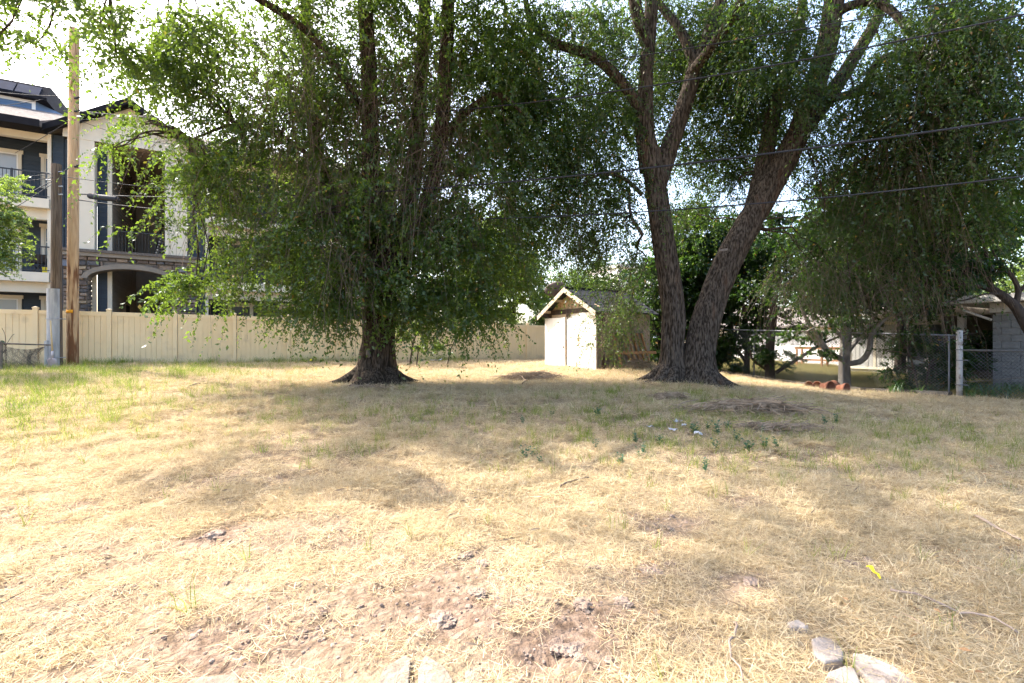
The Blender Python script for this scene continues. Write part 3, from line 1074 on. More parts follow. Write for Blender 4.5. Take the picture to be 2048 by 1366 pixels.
zt1 = P(150, 58, 15.4)[2]
pol, PX1, PY1, h1 = pole('utility_pole', 'tall pale new wooden utility pole with an orange tag in front of the fence', 145, 15.4, zt1, .155, .130, M['pole_new'], .0055)
tag_z = P(144, 623, 15.4)[2] - G(PX1, PY1)
tv = []
for k in range(7):
    a = -PI / 2 - .75 + 1.5 * k / 6
    for z in (tag_z - .05, tag_z + .05):
        tv.append((.156 * math.cos(a) + .0055 * tag_z, .156 * math.sin(a), z))
to = link('tag', np_mesh('tag', tv, [(2 * k, 2 * k + 2, 2 * k + 3, 2 * k + 1) for k in range(6)], M['orange_tag']), pol)
to.modifiers.new('t', 'SOLIDIFY').thickness = -.006
hw = MB()
for py in (196, 222, 332):
    z = P(150, py, 15.4)[2] - G(PX1, PY1)
    hw.tube([(.16, -.03, z), (.28, -.03, z)], .022, 8)
    hw.tube([(.16, -.1, z - .06), (.25, -.1, z - .06)], .03, 8)
hw.build('bolt', M['wire'], pol)
zt2 = P(112, 329, 15.0)[2]
old, PX2, PY2, h2 = pole('utility_pole', 'shorter weathered brown pole with a grey metal guard around its foot', 113, 15.0, zt2, .150, .125, M['pole_old'])
gz_top = P(112, 578, 15.0)[2] - G(PX2, PY2)
gu = MB()
oa = [(-.185 * math.cos(a) , -.19 * math.sin(a) - .015) for a in np.linspace(.15, PI - .15, 9)]
ia = [(-.172 * math.cos(a), -.177 * math.sin(a) - .015) for a in np.linspace(.15, PI - .15, 9)]
gu.prism([(p[0] - .04, p[1]) for p in oa + ia[::-1]], (-.1, gz_top), 2)
gu.build('metal_guard', M['galv'], old)
bd = MB()
for z in (gz_top * .62, gz_top * .13):
    bd.tube([(.24 * math.cos(a) - .02, .215 * math.sin(a), z) for a in np.linspace(0, 2 * PI, 25)], .012, 6)
bd.build('band', M['galv'], old)
hw = MB()
for k, (dz, s) in enumerate(((-.25, 1), (-.5, -1), (-.95, 1), (-.7, 1))):
    hw.tube([(s * .12, -.05, h2 + dz), (s * .26, -.08, h2 + dz)], .02, 8)
hw.build('bolt', M['galv'], old)


def wire(name, label, a, b_, sag, r=.011, m='wire', n_=28, group='overhead wires'):
    a, b_ = np.array(a), np.array(b_)
    t = np.linspace(0, 1, n_)
    pts = a + (b_ - a) * t[:, None]
    pts[:, 2] -= sag * 4 * t * (1 - t)
    me = MB().tube(pts, r, 6).build(name, M[m], None, True)
    tagit(me, label, 'wire', group)
    return pts


def on_pole(px, py, d=15.3): return P(px, py, d)


wire('overhead_wire', 'upper thick black cable crossing from the new pole to the upper right edge', on_pole(157, 388), P(2140, 222, 7.5), .55, .017)
wire('overhead_wire', 'lower black cable crossing in front of the forked tree towards the right edge', on_pole(157, 400), P(2140, 341, 8.6), .75, .014)
wire('overhead_wire', 'high cable climbing through the top branches of the forked tree', on_pole(158, 222), P(2140, 8, 8.0), .95, .015)
wire('overhead_wire', 'thin cable rising from the new pole towards the top right corner', on_pole(158, 240), P(2140, -40, 9.0), .4, .011)
wire('overhead_wire', 'short slack lead between the two poles near the old pole top', P(116, 345, 14.85), P(140, 334, 15.2), .04, .012)
wire('overhead_wire', 'thin wire from the old pole top past the splice case into the leaves', P(118, 352, 14.85), P(900, 395, 14.0), .25, .008)
wire('overhead_wire', 'service wire leaving the old pole under its bolt towards the left edge', P(106, 355, 14.85), P(-120, 362, 13.0), .1, .010)
wire('overhead_wire', 'second service wire from the old pole dropping gently to the left edge', P(106, 347, 14.85), P(-120, 346, 12.0), .12, .009)
wire('overhead_wire', 'steep guy wire from the old pole down to the left behind the maple', P(104, 362, 14.85), P(-120, 470, 12.0), .05, .011)
wire('overhead_wire', 'second steep wire running down left just under the guy wire', P(104, 368, 14.85), P(-120, 495, 12.0), .08, .009)
wire('overhead_wire', 'wire from the blue roof line across the sky to the new pole', P(-120, 162, 16.5), P(118, 192, 15.5), .12, .010)
wire('overhead_wire', 'curved drop wire hanging from the sky wire to the new pole bolt', P(118, 192, 15.5), P(148, 236, 15.25), .12, .009)
wire('overhead_wire', 'wire crossing the blue upper wall towards the new pole', P(-120, 222, 17.0), P(86, 199, 16.0), .06, .010)
wire('overhead_wire', 'thin diagonal wire from the old window up to the new pole', P(30, 306, 17.5), P(146, 237, 15.25), .03, .008)
wire('overhead_wire', 'thin service drop from the new pole across the gable', P(158, 240, 15.2), P(420, 290, 16.0), .25, .008)
# splice case on the cable
a, b_ = P(178, 392, 15.0), P(236, 399, 14.7)
sc_ = MB().tube([a, a + (b_ - a) * .04, a + (b_ - a) * .96, b_], [.06, .085, .085, .06], 12).build('splice_case', M['wire'], None, True)
tagit(sc_, 'black cylindrical cable splice case hanging beside the new pole', 'cable box')

# low rusty fence, stake, spade
ax, ay, az = P(1, 747, 13.6)[0], 13.6, 0
fx0, fy0 = P(2, 700, 13.4)[0], 13.4
fx1, fy1 = P(93, 700, 14.6)[0], 14.6
lw = thing('chain_link_fence', 'low rusty wire fence sagging beside the old pole at the left edge', 'fence', (0, 0, 0))
zA, zB = S(fx0, fy0), S(fx1, fy1)
tA, tB = P(2, 687, 13.4)[2], P(93, 690, 14.6)[2]
dxn, dyn = fx1 - fx0, fy1 - fy0
MB().tube([(fx0, fy0, zA - .3), (fx0, fy0, tA + .06)], .035, 8).build('post', M['rust_rail'], lw)
MB().tube([(fx1, fy1, zB - .3), (fx1, fy1, tB + .13)], .05, 10).build('post', M['galv'], lw)
MB().tube([(fx0 - 2.5 * dxn, fy0 - 2.5 * dyn, tA + .02), (fx0, fy0, tA), (fx1 + .12, fy1, tB)], .022, 8).build('top_rail', M['rust_rail'], lw)
cl = MB()
nw = 46
for k in range(-14, nw):
    for s in (1, -1):
        pts = []
        for j in range(7):
            q = j / 6
            u_ = (k + s * q * 14 + (14 if s < 0 else 0)) / nw + .012 * math.sin(j * 2.1 + k)
            if 0 <= u_ <= 1:
                zt_ = tA + (tB - tA) * u_ - .03 - .12 * math.sin(PI * u_)
                z0_ = zA + (zB - zA) * u_
                bul = -.18 * math.sin(PI * q) * (.6 + .4 * math.sin(u_ * 9))
                pts.append((fx0 + dxn * u_ + .3 * bul, fy0 + dyn * u_ + bul, z0_ + (zt_ - z0_) * q))
        if len(pts) > 1:
            cl.tube(pts, .0045, 3, False)
cl.build('chain_link_mesh', M['rust_rail'], lw, kind='stuff')
sx, sy = P(104, 730, 14.3)[0], 14.3
sh = thing('shovel', 'old spade with wooden handle standing against the old pole', 'shovel', (sx, sy, S(sx, sy)))
top_ = P(101, 641, 14.3) - np.array([sx, sy, S(sx, sy)])
MB().tube([(0, .02, .42), tuple(top_ * .999)], [.022, .02], 10).build('handle', M['handle'], sh, True)
MB().tube([(0, .0, .30), (-.003, .025, .55)], [.036, .028], 10).build('socket', M['steel'], sh, True)
bv, bf = [], []
for i in range(7):
    q = i / 6
    hw_ = .15 * (1 - .25 * max(0, (.4 - q)) / .4) if q < .95 else .10
    for j in range(7):
        w = (j - 3) / 3
        bv.append((w * hw_, -.03 + .03 * w * w + .04 * (1 - q), -.05 + .40 * q + (-.02 * w * w if i == 6 else 0)))
for i in range(6):
    for j in range(6):
        bf.append((i * 7 + j, i * 7 + j + 1, (i + 1) * 7 + j + 1, (i + 1) * 7 + j))
bl = link('blade', np_mesh('blade', bv, bf, M['steel'], True), sh)
bl.modifiers.new('t', 'SOLIDIFY').thickness = .006

# ------------------------------------------------------------------ right chain link fence with kerb
FU = 16.86
cf = thing('chain_link_fence', 'tall grey chain link fence with thick spotted end post at the right', 'fence', (*L(FU, 0), 0), LOT)
v_end, v_far = 5.42, 15.6
zr = lambda v: 1.66 + (1.93 - 1.66) * (v - v_end) / (11.5 - v_end)
gfv = lambda v: G(*L(FU, v))
pts = [(0, v, zr(v)) for v in np.linspace(v_end + .05, v_far, 12)]
MB().tube(pts, .024, 8).build('top_rail', M['rail_gray'], cf, True)
MB().tube([(0, v_end, gfv(v_end) - .3), (0, v_end, 1.80)], .068, 18).build('end_post', M['galv_post'], cf, True)
MB().tube([(0, v_end + .22, gfv(v_end) - .3), (0, v_end + .22, 1.70)], .022, 8).build('post', M['rail_gray'], cf, True)
bands = MB()
for z in (1.28, 1.0, .34, .02):
    bands.tube([(.078 * math.cos(a), v_end + .078 * math.sin(a), z) for a in np.linspace(0, 2 * PI, 17)], .012, 6)
    bands.box(.0, .03, v_end - .17, v_end - .07, z - .015, z + .015)
bands.build('band', M['rail_gray'], cf)
for px in (1507, 1686):
    v = V(px, FU)
    MB().tube([(0.03, v, gfv(v) - .3), (0.03, v, zr(v) - .03)], .028, 10).build('post', M['rail_gray'], cf, True)


def link_mesh(parent, v0, v1, zlow, zhigh, pitch=.085, r=.0042):
    cl = MB()
    n_ = int((v1 - v0) / pitch)
    hh = zhigh((v0 + v1) / 2) - zlow((v0 + v1) / 2)
    ns = int(hh / pitch)
    for k in range(-ns, n_):
        for s in (1, -1):
            pts = []
            for j in (0, .25, .5, .75, 1):
                vv = v0 + (k + (j * ns if s > 0 else ns - j * ns)) * pitch
                if v0 <= vv <= v1:
                    pts.append((.004 * s, vv, zlow(vv) + (zhigh(vv) - zlow(vv)) * j))
            if len(pts) > 1:
                cl.tube(pts, r, 3, False)
    return cl.build('chain_link_mesh', M['chain'], parent, kind='stuff')


link_mesh(cf, v_end + .1, v_far, lambda v: gfv(v) + .06, lambda v: zr(v) - .02)
cf2 = thing('chain_link_fence', 'lower chain link fence run in front of the grey block wall', 'fence', (*L(FU, 0), 0), LOT)
v0_ = 1.5
zlo = lambda v: 1.27 + (v - v_end) * .0
MB().tube([(0, v_end - .08, 1.27), (0, v0_, 1.25)], .026, 8).build('top_rail', M['rail_gray'], cf2, True)
MB().tube([(0.03, v0_, gfv(v0_) - .3), (0.03, v0_, 1.3)], .03, 8).build('post', M['rail_gray'], cf2, True)
link_mesh(cf2, v0_, v_end - .12, lambda v: gfv(v) + .05, lambda v: zlo(v) - .03)
MB().tube([(.0, v_end - .1, .42), (.02, v_end - .6, .5), (.0, v_end - 1.3, .62), (.03, v_end - 2.2, .58)], .008, 5).build('tension_wire', M['rust_rail'], cf2)
kb = MB()
vs_ = np.linspace(5.6, 15.4, 20)
for i in range(19):
    def fn(x, y, z, a=vs_[i], b2=vs_[i + 1]):
        return (x, y, z + gfv(y))
    kb.box(-.16, .10, vs_[i], vs_[i + 1] - .004, -.3, .14, fn)
ko = kb.build('concrete_kerb', M['concrete'])
ko.location = (*L(FU, 0), 0)
ko.rotation_euler = (0, 0, LOT)
tagit(ko, 'dark low concrete footing running under the chain link fence', 'kerb')

# terracotta pots
prof = [(.0, 0), (.075, 0), (.10, .16), (.122, .165), (.128, .215), (.112, .215), (.108, .17), (.092, .165), (.068, .02), (0, .02)]
pv, pf = [], []
NS = 28
for (r, z) in prof:
    for k in range(NS):
        a = 2 * PI * k / NS
        pv.append((r * math.cos(a), r * math.sin(a), z - .1))
for i in range(len(prof) - 1):
    for k in range(NS):
        pf.append((i * NS + k, i * NS + (k + 1) % NS, (i + 1) * NS + (k + 1) % NS, (i + 1) * NS + k))
pot_me = np_mesh('pot', pv, pf, M['terracotta'], True)
pot_spec = [(1621, 774, 1.45, -1.0, .9, 'smallest terracotta pot lying tipped over at the far end of the row'),
            (1640, 775, 1.5, -1.2, 1.0, 'terracotta pot on its side leaning behind the open mouthed pot'),
            (1652, 779, 1.52, .35, 1.15, 'big terracotta pot whose dark open mouth faces the yard'),
            (1671, 777, 1.5, 2.9, 1.15, 'terracotta pot lying with its base towards the yard between two open pots'),
            (1684, 781, 1.52, .45, 1.05, 'terracotta pot with open mouth at the near end of the row')]
for px, py, tx, rz, s, lab in pot_spec:
    x, y, z = ground_at(px, py + 4)
    o = link('flower_pot', pot_me, None, (x, y, z + .115 * s), (tx, 0, rz), (s * 1.15,) * 3)
    tagit(o, lab, 'flower pot', 'terracotta pots tipped along the kerb')

# ------------------------------------------------------------------ neighbour's house on the right
HU, HV = 19.66, 5.56
wing = thing('block_house', 'low grey block house with flat taupe roof and covered porch beyond the chain link fence', 'house', (*L(0, 0), 0), LOT)
zb0 = -.1
bw_ = BX(HU + .06, HU + .5, -2.0, HV - .06, zb0 - .4, 2.36).build('block_wall', M['mortar'], wing)
blk_me = box_me('wall_block_mesh', 0, .055, -.194, .194, -.094, .094, m=M['cmu'])
half_me = box_me('wall_half_block_mesh', 0, .055, -.094, .094, -.094, .094, m=M['cmu'])
for r in range(12):
    z = zb0 + .1 + .2 * r
    v = HV - .003
    first = r % 2
    while v > 1.6:
        w = .2 if first else .4
        first = False
        link('block', half_me if w == .2 else blk_me, bw_, (HU + .004, v - w / 2, z))
        v -= w
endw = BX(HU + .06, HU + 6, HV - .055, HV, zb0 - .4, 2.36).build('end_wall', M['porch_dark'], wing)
# wing roof
zf = 2.40
BX(HU - .08, HU + .02, 1.0, HV + .04, 2.365, 2.64).build('frieze_panel', M['fascia'], wing)
for k in range(4):
    BX(HU - .093, HU - .081, HV - .3 - .42 * k, HV - .27 - .42 * k, 2.37, 2.63).build('batten', M['cream'], wing)
BX(HU - .55, HU + 7, -2, HV + .95, 2.645, 2.88).build('roof', M['fascia'], wing)
BX(HU - .60, HU - .553, -2, HV + .98, 2.66, 2.78).build('gutter', M['fascia'], wing)
dn = MB().tube([(HU - .4, HV + .6, 2.62), (HU - .4, HV + .55, 2.45), (HU + .03, HV + .03, 2.15)], .04, 8).build('downspout', M['fascia'], wing)
# porch roof and post
BX(HU - .2, HU + 6.5, HV + 1.0, HV + 3.1, 2.46, 2.66).build('porch_roof', M['fascia'], wing)
pu, pv_ = 20.2, V(1924, 20.2)
BX(pu - .09, pu + .09, pv_ - .09, pv_ + .09, -.2, 2.455).build('porch_post', M['fascia'], wing)
# porch back wall, the recess's shade put into its dark colour
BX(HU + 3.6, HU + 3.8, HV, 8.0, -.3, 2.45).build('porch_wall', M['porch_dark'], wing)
# main window wall
MU = 24.86
vA, vB = 7.6, V(1690, MU)
mw = BX(MU, MU + .3, 4.5, vB, -.5, 2.62).build('window_wall', M['house_white'], wing)
BX(MU - .9, MU + 6, 4.5, vB + .3, 2.63, 2.85).build('main_roof', M['fascia'], wing)
for (pa, pb, zlo_, zhi_) in ((1703, 1748, .35, 2.25), (1752, 1795, .35, 2.25)):
    va, vb = V(pb, MU), V(pa, MU)
    mbw = MB()
    t = .09
    mbw.box(MU - .05, MU - .003, va - t, va, zlo_, zhi_).box(MU - .05, MU - .003, vb, vb + t, zlo_, zhi_)
    mbw.box(MU - .052, MU - .003, va - t, vb + t, zhi_ + .001, zhi_ + .1).box(MU - .07, MU - .003, va - t, vb + t, zlo_ - .1, zlo_ - .001)
    w = mbw.build('window', M['cream'], wing)
    BX(MU - .02, MU - .006, va, vb, zlo_, zhi_).build('pane', M['glass_pale'], w)
    for k, q in enumerate((.03, .24, .62, .81)):
        vv = va + (vb - va) * q
        BX(MU - .032, MU - .021, vv, vv + (vb - va) * .155, zlo_ + .02, zhi_ - .02).build('curtain', M['curtain'], w)
for (pa, pb) in ((1815, 1850), (1858, 1890)):
    va, vb = V(pb, MU), V(pa, MU)
    w = MB().box(MU - .05, MU - .003, va - .08, va, .0, 2.2).box(MU - .05, MU - .003, vb, vb + .08, .0, 2.2).box(MU - .05, MU - .003, va - .08, vb + .08, 2.201, 2.3).build('sliding_door', M['fascia'], wing)
    BX(MU - .02, MU - .006, va, vb, .0, 2.2).build('pane', M['glass'], w)
BX(MU - 2.5, MU - .01, 4.4, vA + 1.0, -.25, .08).build('porch_slab', M['concrete'], wing)

# white sided garage farther back
GU_ = 28.6
va, vb = V(1720, GU_), V(1400, GU_)
ga = thing('white_garage', 'sunlit white clapboard outbuilding with pale roof behind the small trees', 'garage', (0, 0, 0), LOT)
zg = ZL(722, GU_, V(1600, GU_))
zt_ = ZL(655, GU_, V(1600, GU_))
gw = BX(GU_, GU_ + 4, va, vb, zg - .5, zt_ - .02).build('wall', M['house_white'], ga)
siding(gw, va, vb, GU_ - .003, zg, zt_ - .05, M['house_white'], .2, 'y', 'plank')
for ch_ in list(gw.children):
    ch_.scale = (-1, 1, 1)
g2 = MB().prism([(GU_ - .5, zt_ - .02), (GU_ - .5, zt_ + .1), (GU_ + 3, zt_ + 1.5), (GU_ + 6, zt_ + .1), (GU_ + 6, zt_ - .02)], (va - .4, vb + .4), 1).build('roof', M['roof_gray'], ga)
# lumber trestle by the garage
tx_, ty_ = L(26.6, V(1645, 26.6))
ts = thing('wooden_trestle', 'reddish wooden rack standing by the white outbuilding', 'rack', (tx_, ty_, G(tx_, ty_)), LOT + PI / 2)
for q in (-1.2, -.1, 1.2):
    for w in (-.25, .25):
        BX(q - .04, q + .04, w - .04, w + .04, -.2, 1.0).build('leg', M['lumber'], ts)
for w in (-.25, .25):
    BX(-1.3, 1.3, w - .03, w + .03, 1.002, 1.10).build('rail', M['lumber'], ts)
    BX(-1.15, 1.15, w - .025, w + .025, .40, .48).build('rail', M['lumber'], ts)
BX(-1.32, 1.32, -.30, .30, 1.103, 1.14).build('top_board', M['lumber'], ts)
# pale house far behind the shed
bx, by = P(1262, 600, 52)[0], 52
fh = thing('pale_building', 'pale grey upper storey with blue windows far behind the shed', 'building', (bx, by, 0), LOT)
zz0, zz1 = P(1262, 600, 52)[2], P(1262, 541, 52)[2]
BX(-2.6, 3.2, -1, 4, -1, zz1).build('wall', M['house_white'], fh)
BX(-2.8, 3.4, -1.4, 4.2, zz1 + .002, zz1 + .35).build('roof', M['fascia'], fh)
for q in (-1.9, -.9, 1.2):
    w = BX(q - .42, q + .42, -1.05, -1.003, zz1 - 1.5, zz1 - .4).build('window', M['cream'], fh)
    BX(q - .36, q + .36, -1.07, -1.052, zz1 - 1.42, zz1 - .48).build('pane', mat('blue_pane', (.16, .30, .42), rough=.15), w)

# ------------------------------------------------------------------ ground litter
def flag(pts, label, h, m):
    pr = [ground_at(px, py) for px, py in pts]
    cxx, cyy = np.mean([p[0] for p in pr]), np.mean([p[1] for p in pr])
    z = max(S(p[0], p[1]) for p in pr)
    z = S(cxx, cyy) * .7 + z * .3 + .006
    mb = MB()
    n_ = len(pr)
    for zz, k in ((-.05, 1.0), (h * .6, 1.0), (h, .94)):
        for p in pr:
            mb.v.append(((p[0] - cxx) * k, (p[1] - cyy) * k, zz))
    for a in (0, n_):
        for i in range(n_):
            j = (i + 1) % n_
            mb.f.append([a + i, a + j, a + n_ + j, a + n_ + i])
    mb.f.append(list(range(2 * n_, 3 * n_)))
    # pixel order may be clockwise: let Blender make it consistent
    o = mb.build('flagstone', m, None, False, .006, (cxx, cyy, z))
    import bmesh
    bm = bmesh.new()
    bm.from_mesh(o.data)
    bmesh.ops.recalc_face_normals(bm, faces=bm.faces)
    bm.to_mesh(o.data)
    bm.free()
    tagit(o, label, 'stone', 'flagstones sunk in the straw')
    return pr


FLAGS = [([(1622, 1292), (1645, 1283), (1668, 1294), (1688, 1318), (1685, 1334), (1650, 1340), (1628, 1326)], 'rounded grey flagstone set in the straw above two others'),
         ([(1705, 1321), (1732, 1325), (1790, 1350), (1832, 1385), (1760, 1400), (1705, 1344)], 'long pointed grey flagstone at the bottom edge'),
         ([(1655, 1362), (1690, 1348), (1710, 1354), (1728, 1400), (1655, 1400)], 'small cut off flagstone between the rounded and the pointed one'),
         ([(1573, 1260), (1595, 1254), (1618, 1268), (1612, 1273), (1580, 1269)], 'thin half buried flagstone sliver'),
         ([(768, 1347), (812, 1320), (822, 1328), (816, 1400), (745, 1400)], 'tan flagstone with grass sprouting over it'),
         ([(836, 1346), (850, 1316), (890, 1340), (906, 1366), (906, 1400), (836, 1400)], 'pale angular flagstone next to the grassy one'),
         ([(930, 1346), (948, 1331), (965, 1355), (968, 1400), (932, 1400)], 'narrow grey flagstone standing alone near the bottom centre'),
         ([(364, 1364), (440, 1353), (474, 1352), (490, 1400), (355, 1400)], 'grey flagstone edge peeking in under bare soil')]
for k, (pts_, lab) in enumerate(FLAGS):
    flag(pts_, lab, .022 if k < 4 else .014, M['flagstone'] if k < 4 else M['flag_tan'])


def clod_mesh(seed):
    import bmesh
    bm = bmesh.new()
    bmesh.ops.create_icosphere(bm, subdivisions=4, radius=1)

    for v in bm.verts:
        p = v.co.copy()
        d = .30 * (fbm(p.x * 1.4 + seed * 9.1, p.y * 1.4, p.z * 1.4, 2) - .5) * 2 + .55 * (fbm(p.x * 3.5 + seed, p.y * 3.5, p.z * 3.5, 4) - .5) * 2
        v.co = p * (1 + float(d))
        v.co.z *= .5
    me = bpy.data.meshes.new('dirt_clod')
    bm.to_mesh(me)
    bm.free()
    me.materials.append(M['dirt'])
    return me


clods = [clod_mesh(k) for k in range(5)]
for px, py, s, lab in ((1503, 1173, .075, 'dark crumbly soil lump right of the bare strip'), (1292, 1140, .085, 'low soil lump with a smaller one beside it'), (1316, 1142, .05, 'small soil lump touching the low one'),
                       (1702, 1121, .06, 'dark soil lump near the yellow strip'), (1340, 1128, .05, 'brown soil crumb behind the low lumps'), (1148, 1300, .09, 'pinkish brown pile of soft soil near the bottom centre'),
                       (1112, 1292, .07, 'soft soil lump left of the pinkish pile'), (1160, 1322, .045, 'small soil lump in front of the pinkish pile'), (1168, 1215, .09, 'dark tall soil lump under grass stalks'),
                       (1245, 1210, .07, 'rough soil lump right of the tall one'), (955, 1190, .08, 'soil lump in the straw left of centre'), (925, 1110, .075, 'dark soil lump half covered by grey straw'),
                       (965, 1128, .06, 'reddish soil lump next to the half covered one'), (430, 1075, .10, 'dark disturbed soil heap in the dry grass at the left'), (1190, 1138, .05, 'single dark clod in the open straw'), (885, 1240, .12, 'broad mound of turned soil in straw')):
    x, y, z = ground_at(px, py)
    tagit(link('dirt_clod', clods[random.randrange(5)], None, (x, y, S(x, y) + s * .03), (0, 0, random.uniform(0, 6)), (s * random.uniform(.65, .9), s * .62, s * .5)), lab, 'clod', 'soil clods in the yard')

# yellow strip, white scraps
x, y, z = ground_at(1748, 1160)
ys = MB()
pp = [ground_at(px, py) for px, py in ((1733, 1148), (1741, 1151), (1748, 1161), (1756, 1169), (1760, 1176))]
ww = (.006, .012, .007, .006, .005)
for i in range(4):
    a, b_ = np.array(pp[i]), np.array(pp[i + 1])
    a[2], b_[2] = S(*a[:2]) + .05 + .01 * (i % 2), S(*b_[:2]) + .05 + .01 * ((i + 1) % 2)
    dd = (b_ - a)[:2]
    nn = np.array([-dd[1], dd[0]]) / np.hypot(*dd)
    q = len(ys.v)
    for e in (0, .006):
        ys.v += [(a[0] + nn[0] * ww[i], a[1] + nn[1] * ww[i], a[2] + e), (a[0] - nn[0] * ww[i], a[1] - nn[1] * ww[i], a[2] + e), (b_[0] - nn[0] * ww[i + 1], b_[1] - nn[1] * ww[i + 1], b_[2] + e), (b_[0] + nn[0] * ww[i + 1], b_[1] + nn[1] * ww[i + 1], b_[2] + e)]
    ys.f += [[q + 3, q + 2, q + 1, q], [q + 4, q + 5, q + 6, q + 7], [q, q + 1, q + 5, q + 4], [q + 1, q + 2, q + 6, q + 5], [q + 2, q + 3, q + 7, q + 6], [q + 3, q, q + 4, q + 7]]
tagit(ys.build('plastic_strip', M['yellow']), 'bright yellow twisted plastic strip lying in the dry grass', 'strip')
for px, py, s, lab in ((1357, 850, .16, 'largest white paper scrap beside green weeds'), (1347, 866, .14, 'crumpled white scrap in front of the largest one'), (1300, 862, .10, 'lone white scrap left of the others'),
                       (1398, 874, .12, 'flat pale scrap right of the others'), (1368, 858, .10, 'thin white scrap behind the flat one'), (873, 724, .40, 'long pale board scrap lying at the foot of the fence')):
    x, y, z = ground_at(px, py)
    mb = MB()
    for i in range(4):
        for j in range(3):
            s2 = s * (.7 if s < .3 else 1)
            mb.v.append(((i / 3 - .5) * s2 * 1.2 + random.uniform(-.2, .2) * s2, (j / 2 - .5) * s2 * (.9 if s < .3 else .35) + random.uniform(-.12, .12) * s2 * (s < .3), random.uniform(.0, 1.0) * s * .35))
    b0 = len(mb.v)
    mb.v += [(a_, b2, c_ - .006) for a_, b2, c_ in mb.v]
    for i in range(3):
        for j in range(2):
            q = i * 3 + j
            mb.f += [[q, q + 3, q + 4, q + 1], [b0 + q + 1, b0 + q + 4, b0 + q + 3, b0 + q]]
    o = mb.build('paper_scrap', M['scrap'], None, False, 0, (x, y, S(x, y) + .045))
    o.rotation_euler = (0, 0, random.uniform(-1.5, 1.5) if s < .3 else .3)
    tagit(o, lab, 'scrap')


def stick(pts, r, label, m='stick'):
    pr = []
    for k, (px, py) in enumerate(pts):
        x, y, z = ground_at(px, py)
        pr.append((x, y, S(x, y) + .035 + .02 * (k % 2)))
    q = []
    for i in range(len(pr) - 1):
        for t in (0, .33, .66):
            q.append(tuple(np.array(pr[i]) * (1 - t) + np.array(pr[i + 1]) * t + np.array([0, 0, random.uniform(-.006, .01)])))
    q.append(pr[-1])
    tagit(MB().tube(q, list(np.linspace(r, r * .6, len(q))), 7).build('fallen_branch', M[m], None, True), label, 'branch')


stick([(1467, 1258), (1474, 1272), (1468, 1290), (1458, 1308), (1462, 1330), (1480, 1366), (1486, 1385)], .007, 'pale curved stick standing out near the bottom right of centre')
stick([(1950, 1040), (1975, 1058), (2000, 1065), (2040, 1086)], .012, 'grey forked branch lying in the straw at the right edge')
stick([(1780, 1198), (1830, 1210), (1920, 1234), (1990, 1250), (2036, 1272)], .008, 'long thin grey stick in the straw at the lower right')
stick([(1120, 976), (1150, 968), (1178, 962)], .010, 'reddish brown short stick in the middle of the yard', 'twig')
stick([(375, 778), (395, 772), (418, 771)], .02, 'crooked dark stick on the sunlit ground before the fence', 'twig')
stick([(1045, 770), (1060, 756), (1082, 748)], .016, 'bent stick by the twig heap in front of the shed', 'twig')


def brush(px, py, wx, wy, h, n_, label, seed, r=.008, m='brush'):
    rr = np.random.default_rng(seed)
    cx_, cy_, cz_ = ground_at(px, py)
    mb = MB()
    for k in range(n_):
        a = rr.normal(0, .6)
        ox, oy = rr.normal(0, wx * .45), rr.normal(0, wy * .45)
        lim = math.exp(-(ox / wx) ** 2 - (oy / wy) ** 2)
        ln = rr.uniform(.25, .9) * min(wx, 1.0)
        el = rr.normal(.05, .15)
        z0 = S(cx_ + ox, cy_ + oy) + .02 + h * lim * rr.uniform(0, 1)
        d = np.array([math.cos(a), math.sin(a), el]) * ln
        p0 = np.array([cx_ + ox, cy_ + oy, z0]) - d / 2
        pts = [p0 + d * t + np.array([0, 0, .05 * math.sin(t * 3)]) + rr.normal(0, .02, 3) for t in (0, .33, .66, 1)]
        mb.tube(pts, [r * rr.uniform(.5, 1.2)] * 4, 4, False)
    return tagit(mb.build('brush_pile', M[m]), label, 'brush pile')


brush(1510, 826, 1.1, .35, .20, 330, 'long brown heap of dead twigs on the grass at the right', 1, .010)
brush(1340, 799, .45, .18, .10, 120, 'small flat heap of dark twigs before the forked tree', 2)
brush(1060, 760, .9, .35, .16, 260, 'brown twig heap in the shade between the tree and the shed', 3)
brush(1255, 738, .95, .4, .30, 330, 'tangle of dead branches at the foot of the shed side', 4, .011)
brush(1545, 862, .7, .2, .07, 120, 'thin scatter of dead twigs in front of the long heap', 6)
brush(735, 778, .5, .22, .04, 50, 'few dry twigs lying at the foot of the big trunk', 7, .009, 'brush')

# ------------------------------------------------------------------ trees
def catmull(pts, n_):
    pts = np.asarray(pts, float)
    p = np.vstack([2 * pts[0] - pts[1], pts, 2 * pts[-1] - pts[-2]])
    out = []
    m = len(pts) - 1
    for i in range(n_):
        t = i / (n_ - 1) * m
        k = min(int(t), m - 1)
        f = t - k
        a, b_, c, d = p[k], p[k + 1], p[k + 2], p[k + 3]
        out.append(.5 * (2 * b_ + (c - a) * f + (2 * a - 5 * b_ + 4 * c - d) * f * f + (3 * b_ - a - 3 * c + d) * f ** 3))
    return np.array(out)


